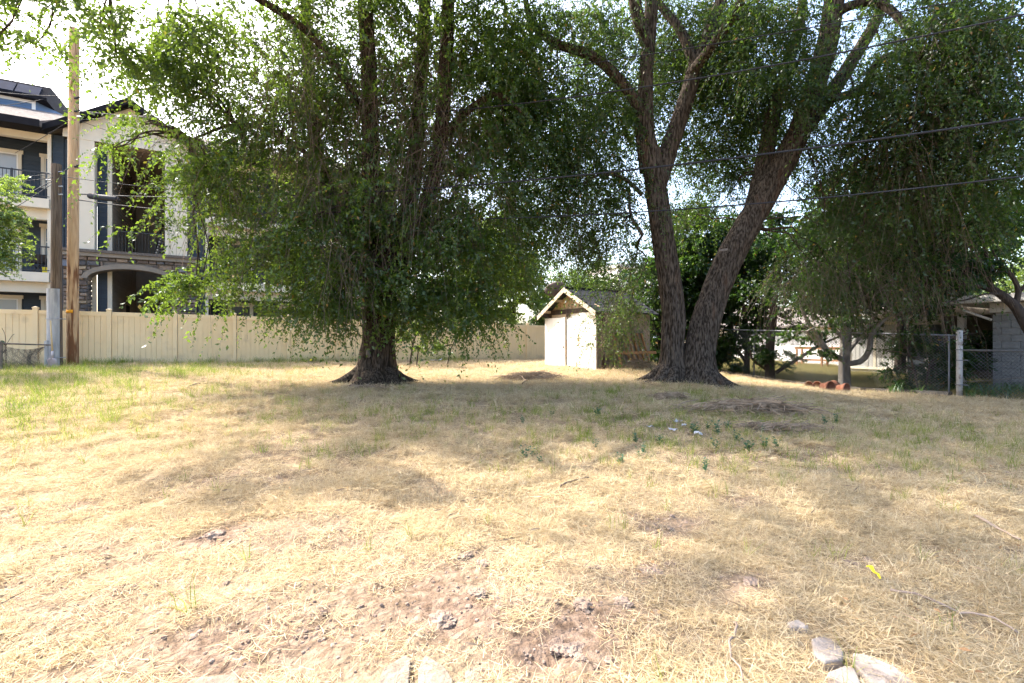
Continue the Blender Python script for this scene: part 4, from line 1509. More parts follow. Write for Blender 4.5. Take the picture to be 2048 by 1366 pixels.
def bark_tube(name, pts, rad, m, parent, nseg=90, nring=64, rough=.05, flare=None, seed=0, kf=9.0):
    """limb along pts with a radius per point; furrowed bark as real relief; flare=(height, amount, lobes) for a buttressed foot"""
    pr = catmull(np.c_[np.asarray(pts, float), np.asarray(rad, float)], nseg)
    c, r = pr[:, :3], np.maximum(pr[:, 3], .006)
    s = np.r_[0, np.cumsum(np.linalg.norm(np.diff(c, axis=0), axis=1))]
    T = np.gradient(c, axis=0)
    T /= np.linalg.norm(T, axis=1)[:, None]
    ref = np.array([1.0, 0, 0]) if abs(T[0, 0]) < .8 else np.array([0, 0, 1.0])
    R, B = np.zeros_like(c), np.zeros_like(c)
    for i in range(nseg):
        ref = ref - T[i] * ref.dot(T[i])
        ref /= np.linalg.norm(ref)
        R[i], B[i] = ref, np.cross(T[i], ref)
    th = np.linspace(0, 2 * PI, nring, endpoint=False)
    ct, st = np.cos(th)[None], np.sin(th)[None]
    rr = np.repeat(r[:, None], nring, 1)
    q = rr * kf
    ridge = 1 - np.abs(2 * fbm(ct * q + seed * 7.7, st * q + 3.3, s[:, None] * 1.6, 3) - 1)
    rr = rr * (1 + 0.10 * (fbm(ct * 1.4 + seed, st * 1.4, s[:, None] * .55, 2) - .5) * 2) + (ridge - .72) * rough * np.minimum(1, r / .25)[:, None]
    if flare:
        hgt, amt, lob = flare
        ph = seed * 1.3
        lobes = .45 + .55 * np.abs(np.cos(th * lob / 2 + ph + .5 * np.sin(th * 2 + ph)))[None] ** 1.3
        rr = rr + amt * np.exp(-np.maximum(s, 0) / hgt)[:, None] * lobes
        rr = rr * (1 + .05 * np.exp(-s / 1.4)[:, None] * np.cos(th * lob + ph)[None])
    v = c[:, None] + R[:, None] * (rr * ct)[..., None] + B[:, None] * (rr * st)[..., None]
    i, k = np.meshgrid(np.arange(nseg - 1), np.arange(nring), indexing='ij')
    k2 = (k + 1) % nring
    f = np.stack([i * nring + k, i * nring + k2, (i + 1) * nring + k2, (i + 1) * nring + k], -1).reshape(-1, 4)
    return link(name, np_mesh(name, v.reshape(-1, 3), f, m, True), parent)


def unit(a):
    return a / np.maximum(np.linalg.norm(a, axis=-1, keepdims=True), 1e-9)


def sprays(st, dr, ln, droop, K, ll, r_, wid=.5, tinted=None):
    """drooping leafy twigs: returns leaf verts, tint, curve control points"""
    n_ = len(st)
    t = np.linspace(.08, 1, K)[None, :] + r_.uniform(-.5, .5, (n_, K)) / K
    t = np.clip(t, 0, 1.02)
    down = np.array([0, 0, -1.0])
    dp = (droop * ln)[:, None, None]
    p = st[:, None] + dr[:, None] * (ln[:, None] * t)[..., None] + down * dp * (t ** 2)[..., None]
    tan = unit(dr[:, None] * ln[:, None, None] + 2 * down * dp * t[..., None])
    rv = r_.normal(size=(n_, 1, 3)) + .25 * r_.normal(size=(n_, K, 3))
    side = unit(np.cross(tan, rv))
    sg = np.where(np.arange(K) % 2 == 0, 1, -1)[None, :, None]
    ax = unit(tan * .55 + side * sg * .8 + down * .35 + .35 * r_.normal(size=(n_, K, 3)))
    nr = unit(np.cross(ax, tan + .9 * r_.normal(size=(n_, K, 3))))
    w = np.cross(ax, nr)
    l_ = ll * r_.uniform(.75, 1.15, (n_, 1, 1)) * r_.uniform(.5, 1.3, (n_, K, 1))
    hw_ = l_ * wid * .5
    a = p
    b_ = p + ax * l_ * .45 + w * hw_ + nr * l_ * .08
    c = p + ax * l_ - nr * l_ * .10
    d = p + ax * l_ * .45 - w * hw_ + nr * l_ * .08
    V_ = np.stack([a, b_, c, d], 2).reshape(-1, 3)
    ti = np.clip(.5 + .22 * r_.normal(size=(n_, 1)) + .16 * r_.normal(size=(n_, K)), 0, .97)
    ti = np.where(r_.random((n_, K)) < .012, 1.0, ti)
    tint = np.repeat(ti.reshape(-1), 4)
    tt = np.array([0, .4, .75, 1.0])[None]
    cv = st[:, None] + dr[:, None] * (ln[:, None] * tt)[..., None] + down * dp * (tt ** 2)[..., None]
    return V_, tint, cv


def twig_mesh(cv, r0):
    """thin three sided tubes along many curves at once; cv: (n, 4, 3)"""
    n_, k = cv.shape[:2]
    t = unit(np.gradient(cv, axis=1))
    a = unit(np.cross(t, np.array([.31, .22, .93])))
    b_ = np.cross(t, a)
    r0 = np.broadcast_to(r0, (n_,))[:, None] * np.linspace(1, .35, k)[None]
    vs = []
    for q in range(3):
        an = 2 * PI * q / 3
        vs.append(cv + (a * math.cos(an) + b_ * math.sin(an)) * r0[..., None])
    v = np.stack(vs, 2).reshape(-1, 3)
    base = (np.arange(n_) * k * 3)[:, None, None]
    i = np.arange(k - 1)[None, :, None] * 3
    q = np.arange(3)[None, None]
    q2 = (q + 1) % 3
    f = np.stack(np.broadcast_arrays(base + i + q, base + i + q2, base + i + 3 + q2, base + i + 3 + q), -1).reshape(-1, 4)
    return v, f


class Crown:
    def __init__(s, seed):
        s.r = np.random.default_rng(seed)
        s.V, s.T, s.C, s.R = [], [], [], []
        s.branches = MB()

    def lobe(s, c, rad, n_, K=28, ll=.06, L_=(.6, 1.2), droop=(.5, 1.1), up=.15, twigs=.5, clump=16, wid=.5, tr=.004, shell=.0, flat=1.0, bias=None):
        """n_ sprays in an ellipsoid round c; sprays gather in clumps"""
        r = s.r
        nc = max(1, n_ // clump)
        u = unit(r.normal(size=(nc, 3))) * ((shell + (1 - shell) * r.random((nc, 1))) ** (1 / 2.2))
        ctr = np.asarray(c) + u * np.asarray(rad)
        k = r.integers(0, nc, n_)
        st = ctr[k] + r.normal(size=(n_, 3)) * np.array([.19, .19, .15]) * np.minimum(1.5, np.mean(rad))
        cd = unit(u * [1, 1, .3] + .5 * r.normal(size=(nc, 3)))
        dr = cd[k] + .7 * r.normal(size=(n_, 3))
        if bias is not None: dr = dr + np.asarray(bias)
        dr[:, 2] = dr[:, 2] * .4 * flat + up
        dr = unit(dr)
        ln = r.uniform(*L_, n_)
        dp = r.uniform(*droop, n_)
        v, t, cv = sprays(st, dr, ln, dp, K, ll, r, wid)
        s.V.append(v)
        s.T.append(t)
        if twigs:
            m = r.random(n_) < twigs
            s.C.append(cv[m])
            s.R.append(np.full(m.sum(), tr))
        return ctr

    def bare(s, c, rad, n_, L_=(.8, 1.8), droop=(.8, 1.6), tr=.006, bias=None):
        """leafless hanging twigs"""
        r = s.r
        st = np.asarray(c) + unit(r.normal(size=(n_, 3))) * (r.random((n_, 1)) ** .4) * np.asarray(rad)
        dr = r.normal(size=(n_, 3))
        if bias is not None: dr = dr + np.asarray(bias)
        dr[:, 2] *= .3
        dr = unit(dr)
        ln, dp = r.uniform(*L_, n_), r.uniform(*droop, n_)
        tt = np.array([0, .35, .7, 1.0])[None]
        cv = st[:, None] + dr[:, None] * (ln[:, None] * tt * .6)[..., None] + np.array([0, 0, -1.0]) * (dp * ln)[:, None, None] * (tt ** 2)[..., None] + r.normal(size=(n_, 4, 3)) * .04
        s.C.append(cv)
        s.R.append(np.full(n_, tr) * r.uniform(.6, 1.3, n_))

    def branch(s, a, b_, r0, r1, sag=.25, wob=.12):
        a, b_ = np.asarray(a, float), np.asarray(b_, float)
        ln = np.linalg.norm(b_ - a)
        pts = []
        for t in np.linspace(0, 1, 7):
            p = a + (b_ - a) * t
            p = p + np.array([0, 0, sag * ln * math.sin(PI * t)]) + (s.r.normal(size=3) * wob * ln * .25 if 0 < t < 1 else 0)
            pts.append(p)
        pts = catmull(pts, 13)
        s.branches.tube([tuple(p) for p in pts], list(np.linspace(r0, r1, 13)), 6)

    def finish(s, parent, lm, tm, bm_):
        v = np.concatenate(s.V)
        f = np.arange(len(v)).reshape(-1, 4)
        o = link('crown', np_mesh('crown', v, f, lm, False, {'tint': np.concatenate(s.T)}), parent)
        o['kind'] = 'stuff'
        if s.C:
            tv_, tf = [], []
            off = 0
            a, b_ = twig_mesh(np.concatenate(s.C), np.concatenate(s.R))
            o = link('twigs', np_mesh('twigs', a, b_, tm, True), parent)
            o['kind'] = 'stuff'
        if s.branches.v:
            s.branches.build('branches', bm_, parent, True, kind='stuff')
        return len(f)


def px_lobe(cr, px, py, d, rx, ry, dens, rd=1.2, **k):
    """lobe given by its photo position, distance, photo radii; dens = sprays per square metre"""
    w, h = rx / F * d, ry / F * d
    n_ = int(PI * w * h * dens * k.pop('dm', 1))
    return cr.lobe(P(px, py, d), (w, rd, h), max(n_, 6), **k)


# ---------------- tree 1: big drooping elm left of the centre
b1 = P(752, 765, 12.5)
z1 = S(b1[0], b1[1])
t1 = thing('elm_tree', 'broad drooping elm with thick flared trunk standing alone left of the shed', 'tree', (0, 0, 0))
W = lambda px, py, d: P(px, py, d)
bark_tube('trunk', [(b1[0], b1[1], z1 - .12), W(754, 720, 12.5), W(757, 660, 12.5), W(760, 590, 12.5), W(768, 500, 12.5), W(775, 430, 12.5)],
          [.44, .40, .385, .38, .37, .32], M['bark1'], t1, 170, 150, .085, (.36, .52, 7), 1, 8)
MB().tube([W(740, 716, 12.12), W(736, 708, 12.04), W(735, 698, 12.0)], [.06, .055, .02], 10).build('branch_stub', M['lumber_gray'], t1, True)
limbs1 = [
    ([W(755, 520, 12.5), W(745, 430, 12.3), W(742, 300, 12.2), W(738, 150, 12.1), W(730, 0, 12), W(720, -300, 11.8)], [.30, .24, .21, .19, .17, .08]),
    ([W(775, 520, 12.5), W(815, 420, 12.6), W(832, 300, 12.6), W(842, 150, 12.7), W(850, 0, 12.7), W(870, -300, 12.8)], [.30, .22, .20, .17, .15, .07]),
    ([W(780, 560, 12.4), W(850, 420, 12.2), W(880, 280, 12.1), W(892, 120, 12.0), W(900, -40, 12), W(930, -260, 12)], [.26, .19, .17, .16, .14, .07]),
    ([W(750, 560, 12.6), W(690, 440, 12.9), W(640, 330, 13.0), W(622, 200, 13.1), W(610, 0, 13.1), W(590, -250, 13)], [.26, .18, .16, .15, .13, .07]),
    ([W(742, 250, 12.2), W(640, 90, 11.4), W(520, 0, 10.5), W(380, -60, 9.4), W(200, -110, 8.4)], [.10, .08, .07, .05, .03]),
    ([W(640, 330, 13.0), W(560, 270, 12.2), W(470, 250, 11.6), W(380, 280, 11.2)], [.07, .05, .04, .02]),
    ([W(880, 280, 12.1), W(950, 210, 11.8), W(1000, 190, 11.5), W(1050, 230, 11.2)], [.11, .08, .06, .03]),
    ([W(730, -40, 12.0), W(690, -220, 9.8), W(650, -420, 7.8), W(640, -800, 5.8)], [.13, .12, .10, .05]),  # this and the next: unseen limbs added to carry the shading sprays
    ([W(898, -20, 12.0), W(1000, -220, 9.8), W(1080, -480, 7.8)], [.13, .10, .05]),
]
for k, (p, r) in enumerate(limbs1):
    bark_tube('limb', p, r, M['bark1'], t1, 70, 36, .045, None, 10 + k, 10)


def roots(tree, cx_, cy_, r0, angs, m, seed):
    rr = np.random.default_rng(seed)
    for k, a in enumerate(angs):
        a = math.radians(a) + rr.normal(0, .12)
        ln = rr.uniform(.55, 1.0)
        pts, rad = [], []
        for t in (0, .25, .5, .75, 1):
            q = r0 * .55 + (r0 * .45 + ln) * t
            w = a + .25 * math.sin(2.5 * t + k)
            x, y = cx_ + q * math.cos(w), cy_ + q * math.sin(w)
            pts.append((x, y, S(x, y) + .34 * (1 - t) ** 2.6 - .045 * t))
            rad.append(.17 * (1 - t) ** .8 + .035)
        bark_tube('root', pts, rad, m, tree, 30, 24, .05, None, seed + k, 10)


roots(t1, b1[0], b1[1], .50, (200, 245, 285, 325, 20, 150), M['bark1'], 61)
c1 = Crown(11)
D1 = 118
for a in [
    # px, py, dist, rx, ry, density, depth radius
    (560, 520, 11.6, 130, 90, 66, 1.4), (455, 575, 11.0, 75, 32, 48, .8), (640, 585, 11.6, 80, 44, 75, .9), (470, 450, 11.4, 75, 75, 40, 1.0),
    (480, 330, 11.6, 110, 95, 48, 1.4), (405, 300, 11.0, 60, 90, 26, 1.0), (420, 150, 11.2, 110, 110, 62, 1.5), (330, 120, 10.4, 80, 90, 34, 1.2), (300, 260, 10.4, 60, 55, 18, 1.0),
    (560, 150, 12.4, 130, 150, 58, 1.8), (600, 320, 12.4, 110, 120, 62, 1.7), (690, 460, 12.0, 110, 110, 70, 1.5), (700, 250, 12.6, 130, 150, 58, 1.8), (720, 60, 12.4, 140, 110, 62, 1.8),
    (800, 420, 12.2, 100, 130, 68, 1.6), (860, 280, 12.6, 120, 140, 66, 1.7), (880, 90, 12.6, 140, 120, 68, 1.8), (880, 500, 12.2, 110, 100, 88, 1.6), (860, 590, 12.2, 90, 55, 95, 1.2),
    (950, 590, 12.2, 75, 45, 85, 1.0), (960, 430, 12.5, 85, 110, 85, 1.4), (980, 250, 12.6, 95, 120, 80, 1.6), (1000, 110, 12.4, 90, 120, 80, 1.6), (755, 570, 11.5, 70, 55, 60, .7), (710, 600, 11.4, 50, 30, 70, .5),
    (990, 530, 12.6, 60, 70, 70, .9),
    (60, 45, 8.6, 110, 60, 44, 1.0), (190, 45, 9.0, 100, 55, 48, 1.0), (300, 30, 9.6, 110, 60, 55, 1.2), (130, 120, 9.0, 90, 55, 15, .9), (230, 170, 9.6, 70, 60, 20, .9), (20, 130, 8.6, 50, 60, 9, .7), (215, 255, 10.0, 45, 40, 11, .6),
]:
    ctr = px_lobe(c1, *a[:6], rd=a[6], K=28, ll=.098, L_=(.55, 1.25), droop=(.35, 1.15), twigs=.3, tr=.0042)
    # a few thin branches reach out to each lobe
    for q in range(3):
        e = ctr[c1.r.integers(len(ctr))]
        lp = limbs1[min(range(len(limbs1)), key=lambda i: min(np.linalg.norm(np.asarray(w_) - e) for w_ in limbs1[i][0]))][0]
        s0 = min(lp, key=lambda w_: np.linalg.norm(np.asarray(w_) - e - np.array([0, 0, .4])))
        c1.branch(s0, e, .032, .008, .16)
# hanging tips below the crown
for px, py, d, n_ in ((480, 590, 11, 10), (560, 620, 11.2, 14), (500, 610, 11.1, 10), (610, 620, 11.3, 14), (660, 640, 11.3, 12), (655, 650, 11, 6), (690, 625, 11.2, 16), (800, 620, 11.4, 12), (880, 640, 11.9, 14),
                     (940, 650, 12.2, 22), (965, 640, 12.2, 14), (1000, 640, 12.4, 6), (830, 650, 12.3, 12), (1005, 620, 12.4, 10), (420, 560, 10.9, 8), (345, 440, 10.8, 10), (300, 420, 10.6, 8), (270, 455, 10.6, 4), (330, 350, 10.8, 12), (250, 300, 10.4, 8)):
    c1.lobe(P(px, py, d), (.3, .4, .15), n_, K=20, ll=.088, L_=(.3, .75), droop=(.9, 1.6), twigs=1, clump=4)
for a in ((620, 100, 11.4, 120, 120, 70), (760, 160, 11.6, 130, 140, 80), (880, 200, 11.7, 110, 140, 80), (470, 380, 11.3, 90, 120, 60), (640, 360, 11.4, 120, 130, 90), (830, 350, 11.6, 110, 140, 80), (560, 180, 11.2, 130, 120, 60), (950, 350, 11.8, 90, 120, 60), (400, 260, 10.9, 50, 110, 30), (700, 520, 11.2, 80, 60, 40)):
    d = a[2]
    c1.bare(P(*a[:3]), (a[3] / F * d, 1.1, a[4] / F * d), int(a[5] * 2.6), tr=.0062)
# top of the crown above the picture, and an unseen limb added to shade the yard: coarser sprays
for c, r, n_ in (((-4.5, 11.5, 13.0), (3.4, 2.6, 2.0), 620), ((-1.5, 11.5, 14.0), (3.4, 2.6, 2.2), 620), ((-3.5, 10.5, 16.5), (3.0, 2.6, 2.0), 420),
                 ((-3.6, 7.0, 10.5), (2.2, 2.0, 1.5), 520), ((-1.2, 6.0, 9.4), (2.2, 1.8, 1.3), 480), ((-3.9, 4.6, 9.6), (1.7, 1.8, 1.0), 300), ((1.0, 7.6, 11.2), (2.2, 2.2, 1.5), 400), ((-5.6, 8.2, 10.4), (1.7, 1.6, 1.0), 260), ((-2.0, 9.2, 11.5), (2.2, 1.6, 1.3), 380)):
    c1.lobe(c, r, n_, K=22, ll=.13, L_=(.9, 1.8), droop=(.1, .45), twigs=.25, tr=.008)
n1 = c1.finish(t1, M['leaf1'], M['twig'], M['bark1'])

# ---------------- tree 2: forked elm right of the shed
t2 = thing('elm_tree', 'twin trunked elm with bare forking limbs standing right of the shed', 'tree', (0, 0, 0))
D2 = 13.0
bl_ = P(1346, 762, D2)
br_ = P(1394, 765, D2 - .15)
bark_tube('trunk', [(bl_[0], bl_[1], S(*bl_[:2]) - .15), W(1345, 700, D2), W(1347, 640, D2), W(1338, 550, D2), W(1322, 450, D2), W(1310, 360, D2), W(1300, 300, D2)],
          [.33, .30, .295, .28, .275, .265, .25], M['bark2'], t2, 170, 120, .085, (.32, .40, 5), 2, 8)
bark_tube('trunk', [(br_[0], br_[1], S(*br_[:2]) - .15), W(1401, 690, D2 - .1), W(1424, 605, D2), W(1460, 515, D2 + .05), W(1518, 410, D2 + .1), W(1575, 310, D2 + .1), W(1612, 230, D2 + .05), W(1640, 140, D2), W(1660, 60, D2 - .1), W(1675, -60, D2 - .2), W(1700, -300, D2 - .4)],
          [.40, .355, .335, .325, .31, .285, .26, .24, .225, .21, .10], M['bark2'], t2, 220, 130, .09, (.38, .50, 6), 3, 8)
limbs2 = [
    ([W(1303, 340, D2), W(1290, 260, D2), W(1292, 150, D2), W(1300, 60, D2), W(1305, -60, D2), W(1310, -350, D2)], [.30, .24, .19, .17, .16, .06]),
    ([W(1312, 370, D2 + .1), W(1345, 280, D2 + .25), W(1372, 200, D2 + .3), W(1395, 125, D2 + .3), W(1425, 50, D2 + .3), W(1455, -60, D2 + .2), W(1470, -300, D2)], [.28, .23, .21, .19, .16, .13, .06]),
    ([W(1286, 235, D2), W(1262, 190, D2 - .1), W(1225, 145, D2 - .2), W(1180, 110, D2 - .3), W(1120, 90, D2 - .4), W(1075, 60, D2 - .5), W(1055, 20, D2 - .6), W(1045, -60, D2 - .7)], [.14, .135, .13, .12, .11, .095, .075, .05]),
    ([W(1295, 90, D2), W(1275, 30, D2 - .1), W(1262, -60, D2 - .2), W(1250, -200, D2 - .2)], [.17, .16, .15, .08]),
    ([W(1390, 130, D2 + .3), W(1360, 60, D2 + .5), W(1320, 10, D2 + .7), W(1290, -60, D2 + .9)], [.15, .12, .10, .06]),
    ([W(1500, 450, D2 + .1), W(1525, 340, D2 + .5), W(1548, 220, D2 + .7), W(1575, 130, D2 + .8), W(1600, 40, D2 + .8), W(1620, -120, D2 + .8)], [.26, .23, .19, .15, .13, .06]),
    ([W(1605, 260, D2 + .1), W(1660, 190, D2 + .4), W(1705, 120, D2 + .5), W(1745, 55, D2 + .5), W(1790, -40, D2 + .5)], [.22, .19, .17, .15, .10]),
    ([W(1668, 30, D2 - .1), W(1700, 12, D2 - .4), W(1745, 4, D2 - .7), W(1780, 20, D2 - 1.0), W(1815, 60, D2 - 1.3), W(1840, 120, D2 - 1.5)], [.13, .11, .10, .09, .07, .04]),
    ([W(1640, 200, D2), W(1690, 192, D2 - .3), W(1735, 186, D2 - .6), W(1790, 205, D2 - 1.0), W(1850, 225, D2 - 1.3), W(1900, 260, D2 - 1.5)], [.075, .065, .055, .045, .04, .02]),
    ([W(1650, 200, D2 + .2), W(1720, 180, D2 + .1), W(1760, 120, D2), W(1850, 100, D2 - .8), W(1960, 70, D2 - 1.6), W(2080, 90, D2 - 2.2)], [.12, .10, .08, .07, .05, .03]),
    ([W(1285, 390, D2), W(1245, 355, D2), W(1200, 350, D2), W(1160, 370, D2)], [.06, .05, .04, .02]),
    ([W(1285, 470, D2), W(1262, 430, D2), W(1258, 380, D2 + .1)], [.05, .04, .03]),
    ([W(1380, 150, D2 + .3), W(1460, 40, D2 - 1), W(1540, -120, D2 - 2.5), W(1600, -350, D2 - 4)], [.14, .11, .09, .05]),
]
for k, (p, r) in enumerate(limbs2):
    big = max(r) > .12
    bark_tube('limb', p, r, M['bark2'], t2, 90 if big else 50, 48 if big else 20, .05 if big else .02, None, 30 + k, 10)
stp = P(1447, 500, D2 - .52)
o = MB().box(-.10, .10, -.03, .03, -.025, .025).build('nailed_step', M['lumber_gray'], t2, False, 0, tuple(stp))
o.rotation_euler = (0, -.15, 0)
roots(t2, bl_[0], bl_[1], .42, (165, 205, 240), M['bark2'], 71)
roots(t2, br_[0], br_[1], .48, (265, 300, 335, 20), M['bark2'], 81)
c2 = Crown(22)
E = 112
for a in [
    (1120, 60, 12.8, 110, 90, 80, 1.4), (1150, 200, 13.4, 110, 90, E, 1.4), (1090, 310, 13.4, 90, 110, E, 1.3), (1190, 330, 13.8, 80, 110, 100, 1.4), (1080, 440, 13.6, 75, 70, 90, 1.1), (1160, 440, 13.8, 70, 55, 45, 1.0),
    (1215, 460, 13.9, 45, 90, 75, .9), (1050, 180, 13.0, 60, 120, 70, 1.2), (1225, 60, 13.4, 60, 90, 70, 1.2),
    (1340, 60, 14.8, 80, 110, 95, 1.3), (1410, 180, 15.0, 70, 120, 85, 1.2), (1340, 180, 14.8, 50, 110, 85, 1.0), (1480, 90, 14.0, 80, 110, 100, 1.5), (1470, 250, 15.0, 60, 100, 70, 1.2), (1430, 30, 14.8, 90, 60, 90, 1.3), (1540, 160, 12.3, 60, 120, 80, 1.0), (1520, 40, 12.2, 70, 60, 70, 1.0),
    (1600, 90, 12.2, 50, 90, 55, .9), (1560, 260, 14.8, 50, 80, 40, 1.0), (1400, 320, 15.0, 60, 70, 85, 1.0), (1420, 420, 15.2, 60, 40, 55, 1.0), (1470, 360, 15.2, 40, 50, 45, .9), (1360, 400, 15, 30, 60, 50, .8), (1265, 650, 15.3, 24, 50, 70, .5), (1250, 220, 14.6, 60, 80, 80, 1.0), (1580, 200, 14.6, 60, 90, 80, 1.0), (1600, 330, 14.8, 40, 60, 50, .8), (1690, 330, 14.2, 40, 50, 45, .8), (1660, 420, 14.4, 50, 60, 40, .9),
    (1720, 90, 14.2, 70, 60, 40, 1.2), (1740, 290, 13.2, 90, 90, 55, 1.3), (1800, 180, 11.8, 90, 110, E, 1.4), (1880, 90, 11.4, 110, 90, E, 1.5), (1990, 60, 10.8, 110, 90, E, 1.5), (1950, 200, 11.2, 110, 110, E, 1.5), (2030, 260, 10.8, 70, 120, 80, 1.3),
    (1830, 320, 12.4, 100, 100, E, 1.4), (1900, 400, 12.6, 100, 90, 52, 1.3), (1760, 430, 13.0, 90, 80, 42, 1.2), (1680, 470, 13.4, 70, 70, 32, 1.0), (1820, 500, 13.0, 80, 60, 28, 1.0), (1990, 380, 12.0, 80, 90, 65, 1.2),
    (1590, 540, 13.8, 55, 65, 30, .8), (1640, 400, 14.4, 45, 60, 22, .8), (1700, 560, 13.6, 60, 50, 24, .8), (1750, 30, 12.6, 60, 50, 40, .9),
]:
    ctr = px_lobe(c2, *a[:6], rd=a[6], K=28, ll=.089, L_=(.6, 1.4), droop=(.6, 1.5), twigs=.22, tr=.0042, wid=.48)
    for q in range(2):
        e = ctr[c2.r.integers(len(ctr))]
        lp = limbs2[min(range(len(limbs2)), key=lambda i: min(np.linalg.norm(np.asarray(w_) - e) for w_ in limbs2[i][0]))][0]
        s0 = min(lp, key=lambda w_: np.linalg.norm(np.asarray(w_) - e - np.array([0, 0, .4])))
        c2.branch(s0, e, .028, .007, .14)
# hanging sprays over the shed and beside the trunks
for px, py, d, n_ in ((1195, 590, 14.6, 22), (1215, 640, 15.2, 16), (1235, 600, 15, 14), (1190, 680, 15.4, 18), (1250, 610, 15.2, 16), (1265, 560, 14.6, 24), (1180, 640, 15.6, 12), (1240, 660, 15.3, 14), (1125, 500, 14, 22), (1075, 500, 13.6, 30),
                     (1560, 560, 13.6, 16), (1620, 600, 13.4, 18), (1690, 620, 13.2, 14), (1770, 570, 13, 22), (1800, 560, 12.8, 18), (1290, 520, 12.6, 14), (1320, 420, 12.55, 14), (1660, 100, 12.2, 20), (1690, 60, 12.1, 16)):
    c2.lobe(P(px, py, d), (.28, .4, .3), n_, K=24, ll=.075, L_=(.5, 1.1), droop=(1.0, 1.8), twigs=1, clump=4)
for a in ((1250, 540, 14.2, 40, 90, 35), (1230, 640, 15.2, 40, 70, 25), (1700, 520, 13.2, 110, 80, 60), (1800, 560, 13, 100, 60, 45), (1600, 560, 13.4, 70, 70, 50), (1850, 250, 11.6, 110, 120, 90), (1960, 150, 11, 110, 110, 90), (1760, 380, 12.8, 100, 80, 70), (1640, 330, 13.5, 60, 90, 50), (1130, 400, 13.4, 80, 80, 50), (1900, 470, 12.6, 90, 80, 50), (1900, 60, 11, 130, 80, 60)):
    d = a[2]
    c2.bare(P(*a[:3]), (a[3] / F * d, .9, a[4] / F * d), a[5] * 2, tr=.0055)
for a, b_ in (((1700, 150, 12.4), (1850, 560, 12.8)), ((1800, 260, 12), (1600, 440, 13.2)), ((1860, 60, 11.4), (1990, 150, 10.8)), ((1760, 330, 12.6), (1690, 620, 13.2)), ((1640, 360, 13), (1650, 480, 13.4))):
    c2.branch(P(*a), P(*b_), .03, .008, .05)
for c, r, n_ in (((4, 13, 14.5), (3.4, 2.8, 2.0), 420), ((8, 12.5, 14), (3.4, 2.8, 2.0), 420), ((6, 12, 17.5), (3, 3, 2), 300), ((10.5, 10, 11.5), (2.4, 2.4, 1.6), 240), ((5, 8.2, 10.8), (2.2, 1.8, 1.4), 200), ((8, 7.0, 10.2), (2.0, 1.6, 1.2), 160)):
    c2.lobe(c, r, n_, K=22, ll=.13, L_=(.9, 1.8), droop=(.4, 1.0), twigs=.25, tr=.008)
n2 = c2.finish(t2, M['leaf2'], M['twig'], M['bark2'])


# ---------------- smaller trees behind
def small_tree(name, label, cat, trunk, limbs, lobes, lm, bark, seed, ll=.09, K=24, L_=(.4, .9), droop=(.1, .5), group=None, twigs=.2, nseg=40, wid=.55, dm=1.0):
    t = thing(name, label, cat, (0, 0, 0), 0, group)
    if trunk:
        bark_tube('trunk', trunk[0], trunk[1], bark, t, 60, 40, .03, (.15, trunk[1][0] * .5, 5), seed, 10)
    for k, (p, r) in enumerate(limbs):
        bark_tube('limb', p, r, bark, t, nseg, 18, .015, None, seed + k + 1, 10)
    c = Crown(seed)
    anchor = [q for p, r in limbs for q in p] + (list(trunk[0][1:]) if trunk else [])
    for a in lobes:
        ctr = px_lobe(c, *a[:6], rd=a[6], K=K, ll=ll, L_=L_, droop=droop, up=.25, dm=dm, twigs=twigs, wid=wid, tr=.005)
        if anchor:
            for q in range(2):
                e = ctr[c.r.integers(len(ctr))]
                s0 = min(anchor, key=lambda w_: np.linalg.norm(np.asarray(w_) - e))
                c.branch(s0, e, .03, .008, .1)
    c.finish(t, lm, M['twig'], bark)
    return t


def foot(px, py, d):
    x = (px - 1024) / F * d
    return np.array([x, d, G(x, d) - .1])


# sunlit maple at the left edge
small_tree('maple_tree', 'bright yellow green maple cut by the left edge before the balconies', 'tree',
           ([foot(-110, 760, 13.0), W(-105, 600, 13.0), W(-90, 480, 13.0)], [.14, .11, .07]), [([W(-75, 540, 13.0), W(-30, 440, 12.9), W(-5, 380, 12.9)], [.06, .05, .02])],
           [(-60, 430, 13, 72, 95, 200, .8), (-40, 368, 13, 50, 34, 200, .6), (-55, 512, 13, 60, 32, 170, .7), (-8, 445, 12.8, 26, 48, 150, .4)], M['leaf_bright'], M['bark_dark'], 41, ll=.075, L_=(.2, .5))
# young sunlit tree behind the fence, middle
small_tree('young_tree', 'sunlit yellow green tree behind the fence between big elm and shed', 'tree',
           ([foot(1030, 690, 27.5), W(1028, 640, 27.5), W(1026, 560, 27.5)], [.10, .08, .05]), [([W(1028, 620, 27.5), W(990, 540, 27.4), W(960, 480, 27.3)], [.05, .04, .02]), ([W(1028, 600, 27.5), W(1050, 530, 27.5), W(1070, 480, 27.5)], [.05, .04, .02])],
           [(1010, 560, 27.5, 62, 75, 60, 1.8), (960, 540, 27.5, 50, 80, 50, 1.6), (1050, 520, 27.5, 42, 70, 50, 1.4), (900, 560, 28, 60, 70, 40, 1.6), (1000, 470, 28, 70, 50, 40, 1.6), (1060, 600, 27.3, 28, 30, 60, .8), (940, 625, 27.3, 50, 26, 70, 1.0), (1010, 630, 27.3, 45, 24, 70, .9), (860, 610, 28, 55, 40, 60, 1.2), (780, 600, 28.5, 50, 45, 50, 1.2)], M['leaf_bright'], M['bark_dark'], 42, ll=.19, L_=(.5, 1.2), dm=.5)
small_tree('conifer_shrub', 'dark blue green bush just left of the shed behind the fence', 'bush', None, [], [(1082, 610, 29, 32, 48, 70, 1.2), (1100, 580, 29.5, 26, 30, 60, 1.0), (1072, 635, 29, 18, 22, 70, .8)], M['leaf_dark'], M['bark_dark'], 43, ll=.12, L_=(.3, .6))
